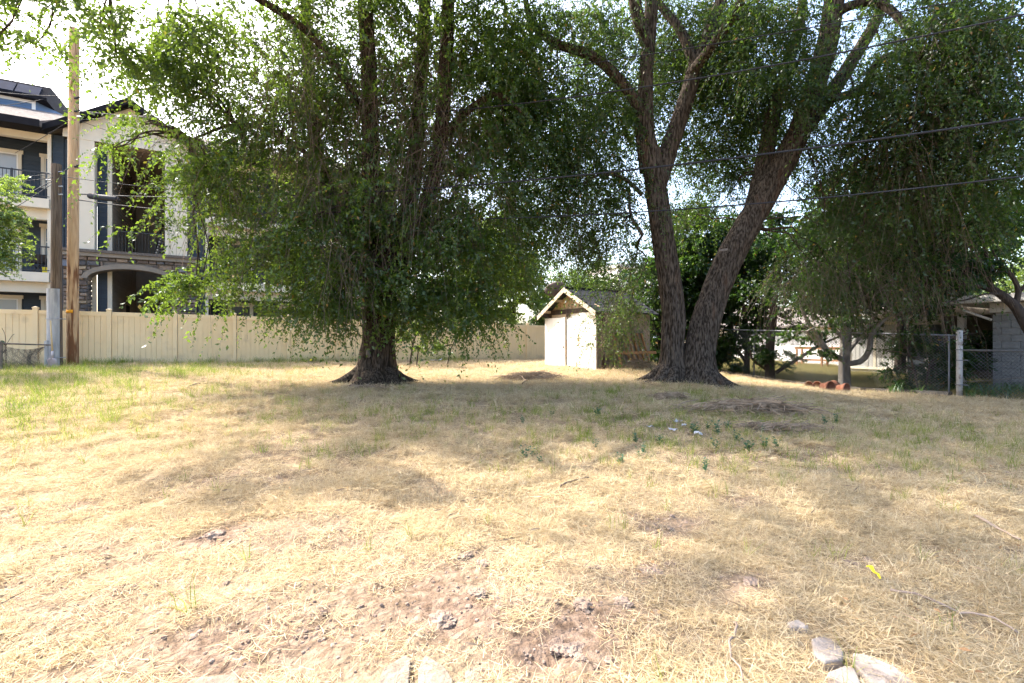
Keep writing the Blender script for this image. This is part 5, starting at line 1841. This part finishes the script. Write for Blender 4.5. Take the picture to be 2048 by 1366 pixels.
small_tree('hedge_tree', 'green leafy tree filling the gap behind the shed roof', 'tree', ([foot(1185, 700, 31), W(1185, 640, 31), W(1188, 600, 31)], [.12, .1, .06]), [],
           [(1150, 575, 31, 45, 32, 50, 1.4), (1205, 560, 31, 50, 35, 50, 1.4), (1265, 600, 31, 40, 40, 55, 1.4), (1255, 650, 30, 35, 40, 55, 1.2)], M['leaf_mid'], M['bark_dark'], 44, ll=.14, L_=(.5, 1.0))
# thicket right of the shed and behind the forked elm
small_tree('thicket_tree', 'dark leafy tree in the corner directly behind the forked elm', 'tree', ([foot(1320, 720, 20.5), W(1318, 660, 20.5), W(1322, 600, 20.5)], [.12, .10, .06]), [],
           [(1330, 560, 20.5, 60, 80, 75, 1.4), (1390, 520, 20.5, 60, 80, 85, 1.4), (1300, 650, 20.5, 35, 60, 75, 1.0), (1385, 620, 20.5, 45, 60, 80, 1.2), (1450, 560, 20.8, 70, 80, 85, 1.3), (1300, 700, 20.2, 26, 26, 60, .7), (1420, 450, 21, 60, 45, 55, 1.3), (1500, 470, 21, 50, 50, 50, 1.3)], M['leaf_dark'], M['bark_dark'], 45, ll=.165, L_=(.4, .9), dm=.85)
small_tree('fence_tree', 'two stemmed small tree standing at the fence beside the thick elm trunk', 'tree',
           ([foot(1492, 752, 19.2), W(1494, 700, 19.2), W(1490, 640, 19.2), W(1486, 560, 19.2)], [.11, .10, .09, .06]), [([W(1490, 722, 19.2), W(1470, 690, 19.2), W(1462, 640, 19.2)], [.07, .06, .04]), ([W(1492, 700, 19.2), W(1510, 665, 19.1), W(1520, 610, 19)], [.05, .04, .02]), ([W(1438, 742, 19.6), W(1440, 700, 19.6), W(1450, 650, 19.6)], [.06, .05, .03])],
           [(1490, 600, 19.2, 50, 50, 75, 1.2), (1455, 650, 19.3, 30, 40, 65, .9), (1520, 640, 19, 25, 25, 50, .6), (1440, 700, 19.5, 22, 30, 110, .5), (1460, 725, 19.3, 30, 16, 90, .5), (1470, 670, 19.4, 30, 30, 80, .7), (1515, 680, 19.0, 16, 30, 70, .4), (1500, 520, 19.4, 60, 50, 60, 1.2)], M['leaf_dark'], M['bark_dark'], 46, ll=.13, L_=(.35, .8))
small_tree('ivy_trunk', 'dark trunk wrapped in dense leaves standing right of the thin fence post', 'tree',
           ([foot(1540, 756, 17.9), W(1540, 700, 17.9), W(1545, 640, 17.9), W(1550, 580, 17.9)], [.17, .15, .14, .10]), [([W(1552, 745, 17.8), W(1600, 715, 17.7), W(1640, 690, 17.6), W(1690, 668, 17.5)], [.07, .06, .05, .03]), ([W(1530, 738, 17.8), W(1505, 718, 17.8), W(1500, 700, 17.8)], [.05, .04, .02])],
           [(1540, 700, 17.8, 20, 45, 120, .35), (1552, 715, 17.7, 22, 25, 90, .4), (1560, 580, 18, 50, 55, 65, 1.1), (1590, 610, 18, 40, 35, 45, .9), (1620, 640, 18, 35, 18, 40, .7)], M['leaf_dark'], M['bark_dark'], 47, ll=.09, L_=(.25, .6))
small_tree('catalpa_tree', 'pale trunked tree with upcurved candelabra limbs in the neighbouring yard', 'tree',
           ([foot(1690, 764, 15.9), W(1689, 735, 15.9), W(1690, 700, 15.9), W(1692, 650, 15.9), W(1698, 600, 15.9)], [.17, .165, .155, .15, .10]),
           [([W(1690, 722, 15.8), W(1660, 705, 15.7), W(1640, 680, 15.6), W(1618, 648, 15.5), W(1600, 610, 15.4)], [.09, .08, .075, .06, .03]),
            ([W(1692, 728, 15.8), W(1722, 722, 15.7), W(1738, 700, 15.6), W(1744, 670, 15.6), W(1768, 640, 15.5), W(1800, 628, 15.4)], [.09, .085, .08, .07, .05, .03]),
            ([W(1694, 705, 16), W(1715, 680, 16.1), W(1740, 650, 16.1), W(1765, 600, 16.2)], [.07, .065, .06, .03]),
            ([W(1692, 680, 15.9), W(1665, 655, 16), W(1650, 620, 16), W(1640, 580, 16.1)], [.07, .06, .05, .03]),
            ([W(1650, 700, 15.6), W(1620, 670, 15.3), W(1616, 662, 15.2), W(1630, 655, 15.2)], [.05, .04, .03, .02])],
           [(1640, 560, 16.1, 70, 60, 80, 1.3), (1720, 540, 16.2, 80, 70, 85, 1.4), (1790, 560, 16, 70, 60, 85, 1.3), (1700, 610, 16, 60, 25, 70, 1.0), (1610, 620, 15.9, 35, 22, 50, .7), (1840, 590, 15.6, 50, 35, 80, 1.0), (1780, 615, 15.6, 45, 18, 70, .8), (1640, 690, 15.4, 24, 26, 60, .4), (1625, 715, 15.4, 20, 16, 50, .3), (1600, 660, 15.4, 24, 20, 45, .4), (1665, 640, 15.5, 30, 20, 60, .5), (1760, 655, 15.4, 30, 22, 50, .5), (1690, 480, 16.6, 80, 60, 60, 1.4), (1780, 470, 16.6, 80, 60, 60, 1.4)], M['leaf_dark'], M['bark_pale'], 48, ll=.13, L_=(.35, .8), wid=.65, dm=.8)
small_tree('plum_tree', 'dark crooked tree leaning in over the block house from the right edge', 'tree', None,
           [([foot(2120, 760, 12.4), W(2080, 700, 12.4), W(2052, 650, 12.5), W(2032, 615, 12.6), W(2005, 592, 12.7), W(1985, 578, 12.8)], [.14, .13, .12, .115, .10, .085]),
            ([W(1995, 586, 12.8), W(1960, 574, 12.9), W(1920, 566, 13), W(1890, 554, 13.2), W(1860, 558, 13.3)], [.06, .05, .045, .035, .02]),
            ([W(1985, 580, 12.8), W(1974, 545, 12.9), W(1972, 510, 13), W(1960, 470, 13)], [.06, .05, .04, .02]),
            ([W(2030, 612, 12.6), W(2036, 580, 12.6), W(2022, 550, 12.6), W(2000, 530, 12.7), W(1985, 500, 12.8)], [.07, .06, .05, .04, .02]),
            ([W(2036, 585, 12.6), W(2060, 560, 12.5), W(2090, 520, 12.4)], [.05, .04, .02]),
            ([W(2000, 588, 12.7), W(1970, 588, 12.6), W(1930, 600, 12.6), W(1890, 604, 12.6)], [.03, .025, .02, .012])],
           [(1900, 530, 13.2, 60, 45, 85, 1.0), (1850, 570, 13.4, 45, 35, 90, .9), (1880, 590, 13.2, 40, 18, 75, .7), (1830, 500, 13.6, 60, 50, 80, 1.1), (1940, 460, 13.2, 70, 50, 70, 1.1), (2020, 450, 12.9, 60, 50, 65, 1.0), (2030, 520, 12.6, 40, 40, 35, .8), (1960, 540, 12.9, 35, 25, 45, .6)], M['leaf_dark'], M['bark_dark'], 49, ll=.10, L_=(.3, .7), wid=.65)
small_tree('walnut_tree', 'tall dark tree spreading behind the candelabra tree and the house roof', 'tree', ([foot(1800, 720, 20.3), W(1800, 640, 20.3), W(1795, 540, 20.3), W(1790, 450, 20.4)], [.2, .17, .14, .08]), [([W(1796, 560, 20.3), W(1740, 480, 20.3), W(1690, 420, 20.3)], [.10, .07, .03]), ([W(1796, 560, 20.3), W(1860, 480, 20.3), W(1910, 420, 20.3)], [.10, .07, .03])],
           [(1640, 480, 20.5, 60, 70, 42, 1.6), (1720, 430, 20.5, 90, 80, 48, 1.8), (1830, 430, 20.5, 90, 90, 50, 1.8), (1930, 450, 20.5, 80, 80, 45, 1.8), (1760, 540, 20.5, 110, 60, 55, 1.6), (1870, 540, 20.5, 70, 45, 55, 1.4), (1590, 550, 20.5, 50, 60, 50, 1.4)], M['leaf_dark'], M['bark_dark'], 55, ll=.20, L_=(.5, 1.1), dm=.8)
small_tree('far_tree', 'pale green sunlit tree showing above the porch roof', 'tree', ([foot(1960, 700, 27), W(1960, 640, 27), W(1960, 590, 27)], [.14, .12, .08]), [],
           [(1950, 585, 27, 60, 42, 55, 1.6), (2020, 570, 27, 50, 50, 55, 1.6), (1880, 600, 27.5, 50, 35, 50, 1.4), (1830, 625, 28, 30, 22, 45, 1.0), (2040, 500, 27.5, 60, 50, 25, 1.5)], M['leaf_bright'], M['bark_dark'], 50, ll=.14, L_=(.5, 1.0))
small_tree('fence_shrub', 'dense dark shrub growing through the chain link fence beside its end post', 'bush',
           None, [([foot(1838, 790, 13.9), W(1828, 740, 13.9), W(1815, 700, 13.9), W(1800, 680, 13.9)], [.03, .025, .02, .01]), ([foot(1846, 790, 13.9), W(1860, 730, 13.8), W(1880, 690, 13.8)], [.03, .022, .012]), ([W(1850, 725, 13.8), W(1800, 705, 13.8), W(1770, 702, 13.8)], [.018, .014, .01])],
           [(1850, 690, 14, 55, 40, 95, .6), (1880, 740, 14, 40, 45, 95, .5), (1820, 675, 14, 40, 25, 80, .5), (1905, 672, 14.4, 34, 26, 60, .5), (1850, 760, 13.9, 40, 30, 70, .4), (1955, 672, 14.8, 24, 18, 50, .4), (1955, 690, 15.6, 30, 55, 130, .4), (1900, 700, 15.4, 50, 50, 120, .5), (1800, 730, 14.6, 30, 30, 60, .4), (1940, 740, 14.6, 30, 30, 80, .4)], M['leaf_dark'], M['bark_dark'], 51, ll=.085, L_=(.25, .6), twigs=.8)  # lobes before the porch opening are added to darken the recess
small_tree('fence_sapling', 'spindly leafy sapling growing against the tan fence right of the big trunk', 'bush',
           None, [([foot(818, 722, 18.3), W(826, 690, 18.3), W(838, 650, 18.3), W(845, 620, 18.3)], [.03, .028, .022, .015]), ([foot(832, 722, 18.4), W(840, 690, 18.4), W(862, 655, 18.4)], [.024, .02, .012]), ([foot(893, 722, 19.2), W(905, 690, 19.2), W(925, 660, 19.2)], [.018, .014, .01])],
           [(840, 640, 18.2, 50, 26, 80, .4), (832, 688, 18.3, 30, 24, 45, .3), (895, 690, 19.2, 18, 20, 60, .3), (880, 650, 18.6, 45, 20, 60, .3), (930, 665, 19.4, 20, 10, 50, .2)], M['leaf_mid'], M['bark_dark'], 52, ll=.085, L_=(.25, .55), twigs=1)
small_tree('tall_weed', 'leggy weed with seed heads growing behind the low rusty fence', 'plant', None, [([foot(12, 740, 14.6), W(12, 700, 14.6), W(10, 670, 14.6), W(4, 656, 14.6)], [.012, .010, .007, .004]), ([W(12, 690, 14.6), W(24, 672, 14.6), W(29, 668, 14.6)], [.006, .005, .003])],
           [(12, 694, 14.6, 10, 14, 75, .2), (14, 715, 14.6, 12, 12, 75, .2)], M['weed_leaf'], M['twig'], 53, ll=.07, L_=(.12, .25), twigs=1)

# iris clump in front of the block wall: many blades, one mass
ir = np.random.default_rng(8)
iv, if_, itn = [], [], []
for k in range(900):
    if k < 620:
        px = ir.uniform(1930, 2130); d = ir.uniform(12.4, 14.2)
    else:
        px = ir.uniform(1780, 1950); d = ir.uniform(13.6, 15.2)
    x = (px - 1024) / F * d
    z = G(x, d)
    a = ir.uniform(0, 2 * PI)
    h = ir.uniform(.3, .62)
    o_ = np.array([math.cos(a), math.sin(a), 0]) * ir.uniform(.1, .45)
    sd = np.array([-math.sin(a), math.cos(a), 0]) * .014
    b0 = len(iv)
    for t in (0, .35, .7, 1.0):
        c = np.array([x, d, z]) + o_ * t * t + np.array([0, 0, h * (t - .35 * t * t * (1 if k % 3 else 1.6))])
        w_ = sd * (1 - t ** 3 * .9)
        iv += [c - w_, c + w_]
    for j in range(3):
        if_.append((b0 + 2 * j, b0 + 2 * j + 1, b0 + 2 * j + 3, b0 + 2 * j + 2))
    itn += [ir.uniform(.1, .9)] * 8
tagit(link('iris_leaves', np_mesh('iris_leaves', iv, if_, M['iris_leaf'], False, {'tint': itn})), 'strappy green iris leaves massed before the block wall', None, None, 'stuff')

# ------------------------------------------------------------------ grass: clumps scattered as one mass
def blades(n_, R_, hl, wid, flat, seed, curve=.3, seg=2):
    r = np.random.default_rng(seed)
    vs, fs_, tn = [], [], []
    for k in range(n_):
        a, q = r.uniform(0, 2 * PI), R_ * math.sqrt(r.random())
        p = np.array([q * math.cos(a), q * math.sin(a), r.uniform(0, .03) if flat else 0])
        el = r.normal(.08, .16) if flat else r.uniform(.75, 1.45)
        if flat and r.random() < .12: el = r.uniform(.3, 1.0)
        b_ = r.uniform(0, 2 * PI)
        d = np.array([math.cos(b_) * math.cos(el), math.sin(b_) * math.cos(el), math.sin(el)])
        L_ = r.uniform(*hl)
        sd = np.array([-math.sin(b_), math.cos(b_), r.normal(0, .3)])
        w = wid * r.uniform(.6, 1.3) / 2
        bend = r.normal(0, curve) * sd * L_ + np.array([0, 0, -abs(r.normal(0, curve * .5)) * L_ * (0 if flat else 1)])
        b0 = len(vs)
        for j in range(seg + 1):
            t = j / seg
            c = p + d * L_ * t + bend * t * t
            c[2] = max(c[2], -.005)
            ww = w * (1 - .75 * t)
            vs += [c - sd * ww, c + sd * ww]
        for j in range(seg):
            fs_.append((b0 + 2 * j, b0 + 2 * j + 1, b0 + 2 * j + 3, b0 + 2 * j + 2))
        tn += [r.random()] * (2 * seg + 2)
    return vs, fs_, tn


def source(name, data, m):
    vs, fs_, tn = data
    o = link(name, np_mesh(name, vs, fs_, m, False, {'tint': tn}))
    o.hide_render = True
    return tagit(o, None, None, None, 'helper')


def scatter(name, label, pts, rz, sc, src, sources):
    me = bpy.data.meshes.new(name)
    me.vertices.add(len(pts))
    me.vertices.foreach_set('co', np.asarray(pts, np.float32).ravel())
    r = me.attributes.new('rot', 'FLOAT_VECTOR', 'POINT')
    rv = np.zeros((len(pts), 3), np.float32)
    rv[:, 2] = rz
    rv[:, :2] = rng.normal(0, .06, (len(pts), 2))
    r.data.foreach_set('vector', rv.ravel())
    a = me.attributes.new('scl', 'FLOAT', 'POINT')
    a.data.foreach_set('value', np.asarray(sc, np.float32))
    a = me.attributes.new('src', 'INT', 'POINT')
    a.data.foreach_set('value', np.asarray(src, np.int32))
    o = link(name, me)
    ng = bpy.data.node_groups.new(name + '_scatter', 'GeometryNodeTree')
    ng.interface.new_socket('Geometry', in_out='INPUT', socket_type='NodeSocketGeometry')
    ng.interface.new_socket('Geometry', in_out='OUTPUT', socket_type='NodeSocketGeometry')
    n_, l_ = ng.nodes, ng.links
    gi, go = n_.new('NodeGroupInput'), n_.new('NodeGroupOutput')
    jn = n_.new('GeometryNodeJoinGeometry')

    def named(an, ty):
        q = n_.new('GeometryNodeInputNamedAttribute')
        q.data_type = ty
        q.inputs['Name'].default_value = an
        return q.outputs['Attribute']
    e2r = n_.new('FunctionNodeEulerToRotation')
    l_.new(named('rot', 'FLOAT_VECTOR'), e2r.inputs[0])
    sc_ = named('scl', 'FLOAT')
    si = named('src', 'INT')
    for k, so in enumerate(sources):
        cmp_ = n_.new('FunctionNodeCompare')
        cmp_.data_type, cmp_.operation = 'INT', 'EQUAL'
        l_.new(si, cmp_.inputs[2])
        cmp_.inputs[3].default_value = k
        oi = n_.new('GeometryNodeObjectInfo')
        oi.inputs['Object'].default_value = so
        oi.inputs['As Instance'].default_value = False
        ip = n_.new('GeometryNodeInstanceOnPoints')
        l_.new(gi.outputs[0], ip.inputs['Points'])
        l_.new(cmp_.outputs[0], ip.inputs['Selection'])
        l_.new(oi.outputs['Geometry'], ip.inputs['Instance'])
        l_.new(e2r.outputs[0], ip.inputs['Rotation'])
        l_.new(sc_, ip.inputs['Scale'])
        l_.new(ip.outputs[0], jn.inputs[0])
    l_.new(jn.outputs[0], go.inputs[0])
    m = o.modifiers.new('scatter', 'NODES')
    m.node_group = ng
    return tagit(o, label, None, None, 'stuff')


def in_yard(x, y, mrg=.0):
    u, v = CA * x + SA * y, -SA * x + CA * y
    return (u < FU - .15 - mrg) & (v < FV - .06 - mrg) & ~((u > SU - .12) & (u < SU + SD) & (v > SV - .05) & (v < SV + SW))


def pt_in_poly(x, y, poly):
    c = np.zeros(len(x), bool)
    j = len(poly) - 1
    for i in range(len(poly)):
        xi, yi, xj, yj = poly[i][0], poly[i][1], poly[j][0], poly[j][1]
        c ^= ((yi > y) != (yj > y)) & (x < (xj - xi) * (y - yi) / (yj - yi + 1e-12) + xi)
        j = i
    return c


stone_poly = [[ground_at(px, py)[:2] for px, py in pts_] for pts_, _ in FLAGS]


def field(y0, y1, dens, pad=1.5, far=None):
    """points with even density over the view wedge between two distances"""
    hw_ = y1 * 1.10 + pad
    n_ = int(2 * hw_ * (y1 - y0) * dens)
    x, y = rng.uniform(-hw_, hw_, n_), rng.uniform(y0, y1, n_)
    k = np.abs(x) < y * 1.10 + pad
    return x[k], y[k]


straw = [source('straw_a', blades(150, .17, (.04, .11), .0036, True, 1, .16), M['straw']), source('straw_b', blades(150, .17, (.03, .09), .0034, True, 2, .22), M['straw']),
         source('straw_c', blades(120, .17, (.05, .16), .0036, True, 3, .14), M['straw']), source('stubble', blades(110, .15, (.02, .055), .0034, False, 4, .25), M['straw'])]
green = [source('grass_a', blades(12, .05, (.12, .26), .0058, False, 5, .25), M['green']), source('grass_b', blades(20, .09, (.10, .20), .0055, False, 6, .3), M['green']), source('grass_c', blades(8, .03, (.14, .28), .0055, False, 7, .2), M['green'])]
lawn_s = [source('lawn_a', blades(110, .17, (.06, .17), .007, False, 9, .3), M['lawn'])]
X, Y, SC, SI = [], [], [], []
for y0, y1, dens, s0, s1, stub in ((1.3, 4.2, 95, .75, 1.1, .12), (4.2, 8, 50, .9, 1.4, .22), (8, 14, 24, 1.2, 1.9, .40), (14, 27, 10, 1.6, 2.4, .4)):
    x, y = field(y0, y1, dens)
    k = in_yard(x, y) & (rng.random(len(x)) > .97 * dirt_mask(x, y) ** .7)
    for poly in stone_poly:
        cc = np.mean(poly, 0)
        k &= ~(pt_in_poly(x, y, [tuple(cc + (np.array(q) - cc) * 1.45) for q in poly]) & (rng.random(len(x)) > .12))
    x, y = x[k], y[k]
    X.append(x); Y.append(y)
    SC.append(rng.uniform(s0, s1, len(x)))
    SI.append(np.where(rng.random(len(x)) < stub * .8 * (.3 + 1.4 * fbm(x * .5, y * .5, 3, 3)), 3, rng.integers(0, 3, len(x))))
X, Y, SC, SI = map(np.concatenate, (X, Y, SC, SI))
scatter('dry_grass', 'matted dry straw coloured grass covering the yard', np.c_[X, Y, surf(X, Y) + .004], rng.uniform(0, 2 * PI, len(X)), SC, SI, straw)

# loose soil crumbs on the bare patches, dead leaves and twig bits in the straw
def crumb(seed):
    import bmesh
    r = random.Random(seed)
    bm = bmesh.new()
    bmesh.ops.create_icosphere(bm, subdivisions=2, radius=1)
    for v in bm.verts:
        v.co *= 1 + r.uniform(-.28, .28)
        v.co.z *= .65
    me = bpy.data.meshes.new('soil_crumb')
    bm.to_mesh(me)
    bm.free()
    me.materials.append(M['dirt'])
    o = link('crumb_source', me)
    o.hide_render = True
    return tagit(o, None, None, None, 'helper')


x, y = field(1.5, 9, 420)
dmk = dirt_mask(x, y)
k = rng.random(len(x)) < np.clip(dmk * 1.1 - .1, 0, 1) ** 1.4
for poly in stone_poly: k &= ~pt_in_poly(x, y, poly)
x, y = x[k], y[k]
scatter('soil_crumbs', 'loose brown soil crumbs over the bare patches', np.c_[x, y, surf(x, y)], rng.uniform(0, 6.28, len(x)), .0035 + .011 * rng.random(len(x)) ** 3 + .018 * (rng.random(len(x)) > .985), rng.integers(0, 3, len(x)), [crumb(k) for k in range(3)])


def litter(seed, leaf):
    r = np.random.default_rng(seed)
    vs, fs_, tn = [], [], []
    for q in range(5):
        p = np.array([r.normal(0, .12), r.normal(0, .12), .02 + r.random() * .03])
        a = r.uniform(0, 6.28)
        ax = np.array([math.cos(a), math.sin(a), r.normal(0, .25)])
        w = np.array([-math.sin(a), math.cos(a), r.normal(0, .3)])
        l_, h = (r.uniform(.025, .045), .008) if leaf else (r.uniform(.06, .16), .0018)
        b0 = len(vs)
        vs += [p, p + ax * l_ * .45 + w * h + [0, 0, .006], p + ax * l_, p + ax * l_ * .45 - w * h]
        fs_.append((b0, b0 + 1, b0 + 2, b0 + 3))
        tn += [r.random()] * 4
    return source('litter_leaf' if leaf else 'litter_twig', (vs, fs_, tn), M['litter'] if leaf else M['brush'])


x, y = field(1.6, 14, 7)
k = in_yard(x, y) & (rng.random(len(x)) < .35 + .65 * (fbm(x * .8, y * .8, 9, 3) > .5))
x, y = x[k], y[k]
scatter('leaf_litter', 'dead brown leaves and twig bits strewn through the straw', np.c_[x, y, surf(x, y) + .012], rng.uniform(0, 6.28, len(x)), rng.uniform(.7, 1.3, len(x)), rng.integers(0, 4, len(x)), [litter(1, True), litter(2, False), litter(3, False), litter(4, True)])

X, Y, SC = [], [], []
x, y = field(1.6, 24, 42)
gmask = np.full(len(x), .012)
for px, py, rx, ry, a in ((1050, 845, 5.0, 1.3, .42), (1500, 860, 4.2, 1.6, .60), (1800, 870, 3.5, 1.6, .50), (1380, 800, 3.0, 1.4, .5), (800, 880, 2.6, .9, .30), (640, 890, 1.2, .6, .35), (90, 800, 5.0, 2.6, .42), (60, 850, 3.0, 1.5, .4), (300, 770, 3.5, 1.2, .2), (130, 745, 4.0, 1.5, .7), (1650, 930, 2.6, .8, .28), (1050, 920, 2.0, .7, .22), (500, 820, 2.5, .5, .2), (420, 735, 3.5, .6, .5)):
    gx, gy, _ = ground_at(px, py)
    gmask = np.maximum(gmask, a * np.exp(-((x - gx) / rx) ** 2 - ((y - gy) / ry) ** 2))
pat = np.clip((fbm(x * 1.3, y * 1.3, 7, 3) - .40) / .16, 0, 1)
k = in_yard(x, y, -.1) & (rng.random(len(x)) < 3.2 * gmask * (.25 + .75 * pat)) & (y < 23)
x, y = x[k], y[k]
lit = np.clip((-x - 5) / 4, 0, 1)
scatter('green_grass', 'sparse green grass tufts poking through the straw', np.c_[x, y, surf(x, y)], rng.uniform(0, 2 * PI, len(x)), rng.uniform(.55, 1.0, len(x)) * (1 + .5 * lit), rng.integers(0, 3, len(x)), green)
# a fringe of taller green weeds at the foot of the fence
n_ = 700
uu = rng.uniform(-8, 12, n_)
vv = FV - .12 - rng.gamma(1.5, .16, n_)
k = rng.random(n_) < .15 + .8 * (fbm(uu * .9, uu * 0, 1, 3) > .5)
fx, fy = CA * uu - SA * vv, SA * uu + CA * vv
fx, fy = fx[k], fy[k]
scatter('fence_weeds', 'fringe of green weeds growing along the foot of the tan fence', np.c_[fx, fy, surf(fx, fy)], rng.uniform(0, 2 * PI, len(fx)), rng.uniform(.9, 1.9, len(fx)), rng.integers(0, 3, len(fx)), green)
# neighbour's shaded lawn
n_ = 14000
uu, vv = FU + .2 + rng.gamma(1.6, 3.2, n_), rng.uniform(2, 24, n_)
k = ~((uu > HU - .1) & (vv < HV + .1)) & (uu < 28.6)
fx, fy = CA * uu - SA * vv, SA * uu + CA * vv
fx, fy = fx[k], fy[k]
scatter('neighbour_lawn', 'patchy lawn of the neighbouring yard behind the chain link fence', np.c_[fx, fy, surf(fx, fy)], rng.uniform(0, 2 * PI, len(fx)), rng.uniform(.9, 1.7, len(fx)), np.zeros(len(fx)), lawn_s)


# broad leaved weeds, one by one
def weed_mesh(seed):
    r = np.random.default_rng(seed)
    vs, fs_, tn = [], [], []
    for st_ in range(r.integers(2, 5)):
        a = r.uniform(0, 2 * PI)
        lean = r.uniform(.1, .5)
        h = r.uniform(.07, .15)
        for j in range(6):
            t = (j + 1) / 6
            p = np.array([math.cos(a) * lean * h * t, math.sin(a) * lean * h * t, h * t])
            b_ = a + j * 2.4 + r.normal(0, .3)
            ax = np.array([math.cos(b_) * .8, math.sin(b_) * .8, .45])
            w = np.array([-math.sin(b_), math.cos(b_), 0])
            l_ = r.uniform(.035, .06) * (1.2 - .4 * t)
            b0 = len(vs)
            vs += [p, p + ax * l_ * .5 + w * l_ * .32 + [0, 0, .004], p + ax * l_, p + ax * l_ * .5 - w * l_ * .32 + [0, 0, .004]]
            fs_.append((b0, b0 + 1, b0 + 2, b0 + 3))
            tn += [r.uniform(.1, .9)] * 4
        b0 = len(vs)
        e = np.array([math.cos(a) * lean * h, math.sin(a) * lean * h, h])
        w = np.array([-math.sin(a), math.cos(a), 0]) * .003
        vs += [-w, w, e + w * .5, e - w * .5]
        fs_.append((b0, b0 + 1, b0 + 2, b0 + 3))
        tn += [.2] * 4
    return np_mesh('weed', vs, fs_, M['weed_leaf'], False, {'tint': tn})


wms = [weed_mesh(k) for k in range(6)]
for px, py, s in ((1388, 864, 1.5), (1436, 868, 1.5), (1456, 858, 1.2), (1474, 880, 1.1), (1497, 896, 1.5), (1529, 892, 1.2), (1553, 894, 1.2), (1650, 848, 1.3), (1672, 842, 1.1), (1272, 884, 1.2), (1319, 886, 1.2), (1288, 908, 1.0), (1416, 856, 1.0), (1524, 862, 1.0), (1410, 940, 1.0),
                 (1049, 915, 1.1), (1065, 910, 1.0), (1081, 925, .9), (1195, 832, 1.6), (1104, 830, 1.0), (1046, 846, 1.0), (1240, 930, 1.0), (1277, 918, .9), (1245, 931, .8), (1193, 895, .9), (1430, 893, 1.1)):
    x, y, z = ground_at(px, py + 4)
    tagit(link('weed', wms[random.randrange(6)], None, (x, y, S(x, y)), (0, 0, random.uniform(0, 6)), (s,) * 3), 'small broad leaved green weed sprouting from the dry grass', 'weed', 'broad leaved weeds in the dry grass')
print('leaves', n1, n2)
